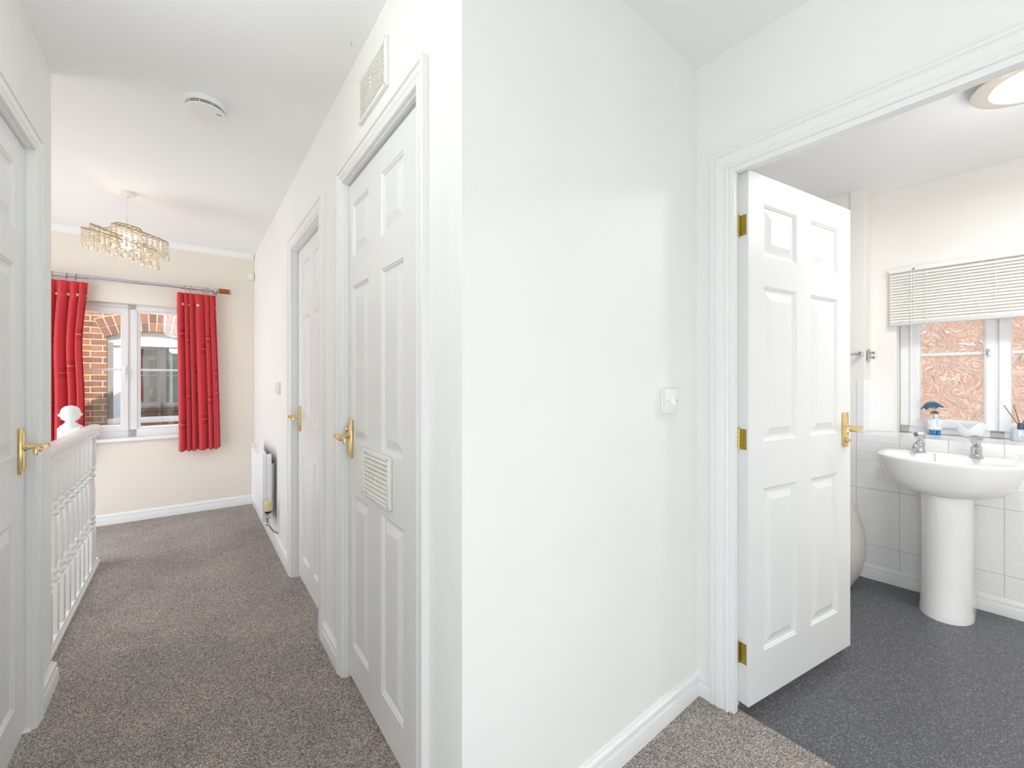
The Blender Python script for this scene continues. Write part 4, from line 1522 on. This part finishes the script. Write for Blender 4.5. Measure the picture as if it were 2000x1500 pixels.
def tap(xl, label, turn):
    """short pillar tap with a moulded cross-top head"""
    r_ = thing('basin_tap', WW(CYB, 0.0, ZB) @ MT((xl, -0.085, ZR)) @ Matrix.Rotation(R(turn), 4, 'Z') @ Matrix.Scale(1.12, 4), label, 'tap', 'chrome basin taps')
    b = BM()
    lathe(b, [(0.0, 0.0), (0.0245, 0.0), (0.0245, 0.004), (0.0205, 0.008), (0.019, 0.030), (0.0205, 0.040), (0.018, 0.050), (0.012, 0.056)], 22)
    tube(b, [(0, 0.0, 0.036), (0, -0.025, 0.040), (0, -0.050, 0.038), (0, -0.066, 0.030), (0, -0.070, 0.020)], [0.015, 0.0155, 0.0145, 0.0130, 0.0115], 14)
    finish(b, 'tap_body', 'chrome', r_)
    b = BM()
    lathe(b, [(0.012, 0.056), (0.014, 0.060), (0.021, 0.072), (0.026, 0.086), (0.0265, 0.094), (0.022, 0.100), (0.0, 0.103)], 8)
    finish(b, 'tap_head', 'chrome', r_, angle=30)
    return r_


tap(-0.112, 'chrome pillar tap on the basin, below the umbrella figurine', -8)
tap(0.103, 'chrome pillar tap on the basin, below the white boat dish', 6)

# ------------------------------------------------------------------ ornaments on the sill
SZ = 0.8688
fg = thing('figurine', TR(3.632, 0.466, SZ, -66), 'small white figurine in blue boots under a dark blue umbrella', 'figurine')
bm = BM()
lathe(bm, [(0.0, 0.028), (0.026, 0.030), (0.034, 0.036), (0.033, 0.050), (0.028, 0.070), (0.022, 0.092), (0.016, 0.102), (0.0, 0.104)], 22)
for s_ in (-1, 1):
    tube(bm, [(s_ * 0.018, 0, 0.092), (s_ * 0.029, -0.004, 0.076), (s_ * 0.026, -0.020, 0.064)], [0.009, 0.009, 0.007], 10)
    tube(bm, [(s_ * 0.013, 0, 0.034), (s_ * 0.013, 0, 0.016)], 0.009, 10)
finish(bm, 'body', 'porcelain', fg)
bm = BM()
lathe(bm, [(0, 0.100), (0.010, 0.102), (0.0165, 0.112), (0.018, 0.122), (0.015, 0.134), (0.008, 0.141), (0, 0.143)], 20)
hd = finish(bm, 'head', 'porcelain', fg)
bm = BM()
lathe(bm, [(0.0185, 0.128), (0.020, 0.130), (0.0165, 0.139), (0.009, 0.146), (0, 0.148)], 20)
finish(bm, 'cap', 'hair', hd)
for s_ in (-1, 1):
    bm = BM()
    loft(bm, [[(s_ * 0.014 + w * c, -0.004 - l * max(0, -s2) + 0.010 * max(0, s2), z) for c, s2 in [(math.cos(2 * PI * k / 14), math.sin(2 * PI * k / 14)) for k in range(14)]] for w, l, z in ((0.012, 0.020, 0.0), (0.0125, 0.021, 0.006), (0.0115, 0.012, 0.012), (0.011, 0.009, 0.018), (0.012, 0.009, 0.029))])
    finish(bm, 'boot', 'blue', fg)
bm = BM()
UX = -0.022
NU_ = 8
rim = []
apex = bm.verts.new((UX, -0.015, 0.205))
prev = None
for lv, (rr2, zz) in enumerate(((0.018, 0.200), (0.033, 0.190), (0.045, 0.175), (0.053, 0.160))):
    cur = []
    for k in range(NU_ * 4):
        a = 2 * PI * k / (NU_ * 4)
        sc = 1 - 0.09 * abs(math.sin(a * NU_ / 2)) * (lv / 3)
        cur.append(bm.verts.new((UX + rr2 * sc * math.cos(a), -0.015 + rr2 * sc * math.sin(a), zz + (0.012 * abs(math.sin(a * NU_ / 2)) if lv == 3 else 0))))
    for k in range(NU_ * 4):
        k2 = (k + 1) % (NU_ * 4)
        mi = (k // 4) % 2
        if prev is None:
            bm.faces.new((apex, cur[k], cur[k2])).material_index = mi
        else:
            bm.faces.new((prev[k], cur[k], cur[k2], prev[k2])).material_index = mi
    prev = cur
um = finish(bm, 'umbrella', 'navy', fg, Matrix.Translation((UX, 0, 0.2)) @ Matrix.Rotation(R(-10), 4, 'Y') @ Matrix.Translation((-UX, 0, -0.2)), mats=['navy', 'teal'], angle=50)
um.modifiers.new('thickness', 'SOLIDIFY').thickness = 0.0015
bm = BM()
tube(bm, [(UX - 0.003, -0.018, 0.060), (UX, -0.015, 0.214)], 0.0016, 8)
finish(bm, 'umbrella_stick', 'steel', um)
bm = BM()
for zz in (0.088, 0.074, 0.058):
    lathe(bm, [(0, 0), (0.0028, 0), (0.002, 0.0015), (0, 0.002)], 8, MT((0.003, -0.0225 - (0.09 - zz) * 0.28, zz)) @ Matrix.Rotation(R(90), 4, 'X'))
finish(bm, 'coat_button', 'collar', fg)

# boat shaped dish
bo = BM()
nst, nr = 21, 9
outer, inner = [], []
for i in range(nst):
    t__ = i / (nst - 1)
    x = -0.060 + 0.120 * t__
    w = 0.036 * max(0.03, math.sin(PI * min(max(t__, 0.02), 0.98))) ** 0.7
    rimz = 0.050 + 0.045 * (abs(t__ - 0.42) / 0.42) ** 1.7 if t__ < 0.42 else 0.050 + 0.040 * math.sin(PI * 0.5 * min(1, (t__ - 0.42) / 0.38)) ** 1.5 - 0.020 * max(0, (t__ - 0.82) / 0.18) ** 2
    keel = 0.062 * (abs(t__ - 0.5) / 0.5) ** 4.2
    keel = min(keel, rimz - 0.012)
    outer.append([(x, w * math.sin(-PI / 2 + PI * k / (nr - 1)) if True else 0, keel + (rimz - keel) * (1 - math.cos(-PI / 2 + PI * k / (nr - 1))) ** 0.8) for k in range(nr)])
    inner.append([(x * 0.93, 0.88 * p[1], max(p[2], keel + 0.007) if k not in (0, nr - 1) else p[2]) for k, p in enumerate(outer[-1])])
vo_ = [[bo.verts.new(p) for p in r_] for r_ in outer]
vi_ = [[bo.verts.new((p[0], p[1], p[2] + 0.0005)) for p in r_] for r_ in inner]
for G in (vo_, vi_):
    for a, b in zip(G[:-1], G[1:]):
        for k in range(nr - 1):
            bo.faces.new((a[k], a[k + 1], b[k + 1], b[k]))
for i in range(nst - 1):
    for k in (0, nr - 1):
        bo.faces.new((vo_[i][k], vo_[i + 1][k], vi_[i + 1][k], vi_[i][k]))
for i in (0, nst - 1):
    for k in range(nr - 1):
        bo.faces.new((vo_[i][k], vo_[i][k + 1], vi_[i][k + 1], vi_[i][k]))
tag(finish(bo, 'boat_dish', 'porcelain', mw=TR(3.60, 0.312, SZ, -84), angle=60), 'white porcelain boat shaped dish on the bathroom window sill', 'dish')

# reed diffuser
rd = thing('reed_diffuser', TR(3.612, 0.128, SZ, -72), 'square glass reed diffuser bottle at the right end of the sill', 'diffuser')
finish(bx(-0.034, 0.034, -0.030, 0.030, 0, 0.066, 0.005), 'bottle', 'bottle', rd)
bm = BM()
lathe(bm, [(0.013, 0.066), (0.013, 0.070), (0.0135, 0.072), (0.0135, 0.098), (0.011, 0.100), (0.0, 0.100)], 18)
finish(bm, 'collar', 'collar', rd)
for q, (dx, dy) in enumerate(((-0.062, 0.004), (-0.028, -0.01), (0.036, 0.012))):
    bm = BM()
    tube(bm, [(0, 0, 0.07), (dx, dy, 0.195)], 0.0018, 6)
    finish(bm, 'reed', 'reed', rd)
bm = BM()
for dx in (-0.004, 0.006):
    box(bm, dx - 0.003, dx + 0.003, -0.0305, -0.0299, 0.022, 0.0235)
    box(bm, dx - 0.003, dx - 0.0015, -0.0305, -0.0299, 0.0235, 0.034)
    box(bm, dx - 0.003, dx + 0.003, -0.0305, -0.0299, 0.030, 0.0315)
finish(bm, 'bottle_mark', 'collar', rd)

# ------------------------------------------------------------------ bathroom ceiling light
clt = thing('ceiling_light', TR(2.60, 0.035, 2.4065, 0), 'round flush ceiling light with brushed metal ring and lit opal glass', 'ceiling light')
bm = BM()
lathe(bm, [(0.0, 0), (0.150, 0), (0.172, -0.008), (0.192, -0.028), (0.196, -0.036), (0.192, -0.041), (0.142, -0.048), (0.138, -0.046), (0.0, -0.046)], 56)
finish(bm, 'metal_ring', 'nickel', clt)
bm = BM()
lathe(bm, [(0.140, -0.0475), (0.142, -0.053), (0.134, -0.058), (0.120, -0.060), (0.110, -0.057), (0.107, -0.060), (0.085, -0.073), (0.050, -0.083), (0.0, -0.087)], 56)
finish(bm, 'glass_shade', 'lampglow', clt)
point_lamp('bathroom_lamp_light', (2.62, 0.02, 2.12), 2.6, 0.18, (0.98, 0.99, 1.0))
al = bpy.data.lights.new('bathroom_lamp_downlight', 'AREA')
al.shape = 'DISK'
al.size = 0.26
al.energy = 9
al.color = (0.98, 0.99, 1.0)
alo = bpy.data.objects.new('bathroom_lamp_downlight', al)
COL.objects.link(alo)
alo.location = (2.62, 0.02, 2.30)

ml = bpy.data.lights.new('added_bathroom_fill', 'AREA')                    # added fill for the tiles and basin, no fixture, out of sight
ml.shape = 'RECTANGLE'
ml.size = 1.2
ml.size_y = 0.55
ml.energy = 10.5
ml.color = (0.98, 0.99, 1.0)
mlo = bpy.data.objects.new('added_bathroom_fill', ml)
COL.objects.link(mlo)
mlo.location = (1.70, -0.88, 0.98)
mlo.rotation_euler = (0, R(-90), 0)

# ------------------------------------------------------------------ chrome fittings on the pier, and the pale shape behind the door
tr_ = thing('towel_rail', WW(0.775, 0.0, 1.368), 'thin chrome towel rail end showing past the open bathroom door', 'towel rail')
bm = BM()
box(bm, 0.010, 0.028, -0.045, 0.0, -0.013, 0.013, 0, 0.003)
finish(bm, 'end_post', 'chrome', tr_)
bm = BM()
tube(bm, [(0.018, -0.035, 0), (-0.42, -0.035, 0)], 0.0055, 12)
finish(bm, 'rail', 'chrome', tr_)
bm = BM()
box(bm, -0.44, -0.422, -0.045, 0.012, -0.013, 0.013, 0, 0.003)
finish(bm, 'end_post', 'chrome', tr_)
rh = thing('robe_hook', TR(3.448, 0.7415, 1.362, 0), 'oval chrome double hook on the side of the narrow pier', 'hook')
bm = BM()
loft(bm, [[(0.030 * math.cos(2 * PI * k / 24) * q, y, 0.045 * math.sin(2 * PI * k / 24) * q) for k in range(24)] for y, q in ((0.0, 1.0), (-0.004, 1.0), (-0.007, 0.9))])
finish(bm, 'backplate', 'chrome', rh)
for zz in (0.014, -0.014):
    bm = BM()
    box(bm, -0.010, 0.010, -0.034, -0.006, zz - 0.009, zz + 0.009, 0, 0.002)
    finish(bm, 'peg', 'chrome', rh)

bn = thing('ghost_shape', TR(3.085, 0.912, ZB, 0), 'made-up pale frosted round bellied shape mostly hidden behind the open bathroom door', 'ghost shape')  # solid made up for an unclear, half see-through ghost
bm = BM()
lathe(bm, [(0.0, 0.0), (0.155, 0.0), (0.165, 0.012), (0.205, 0.09), (0.228, 0.18), (0.233, 0.26), (0.222, 0.36), (0.190, 0.46), (0.158, 0.530), (0.150, 0.534), (0.146, 0.528), (0.178, 0.455), (0.21, 0.355), (0.221, 0.26), (0.216, 0.18), (0.193, 0.09), (0.155, 0.02), (0.0, 0.015)], 48)
finish(bm, 'ghost_body', 'frost', bn, angle=50)
bm = BM()
tube(bm, [(0.152 * math.cos(2 * PI * k / 40), 0.152 * math.sin(2 * PI * k / 40), 0.535) for k in range(40)], 0.007, 8, closed=True)
finish(bm, 'rim', 'frost', bn)
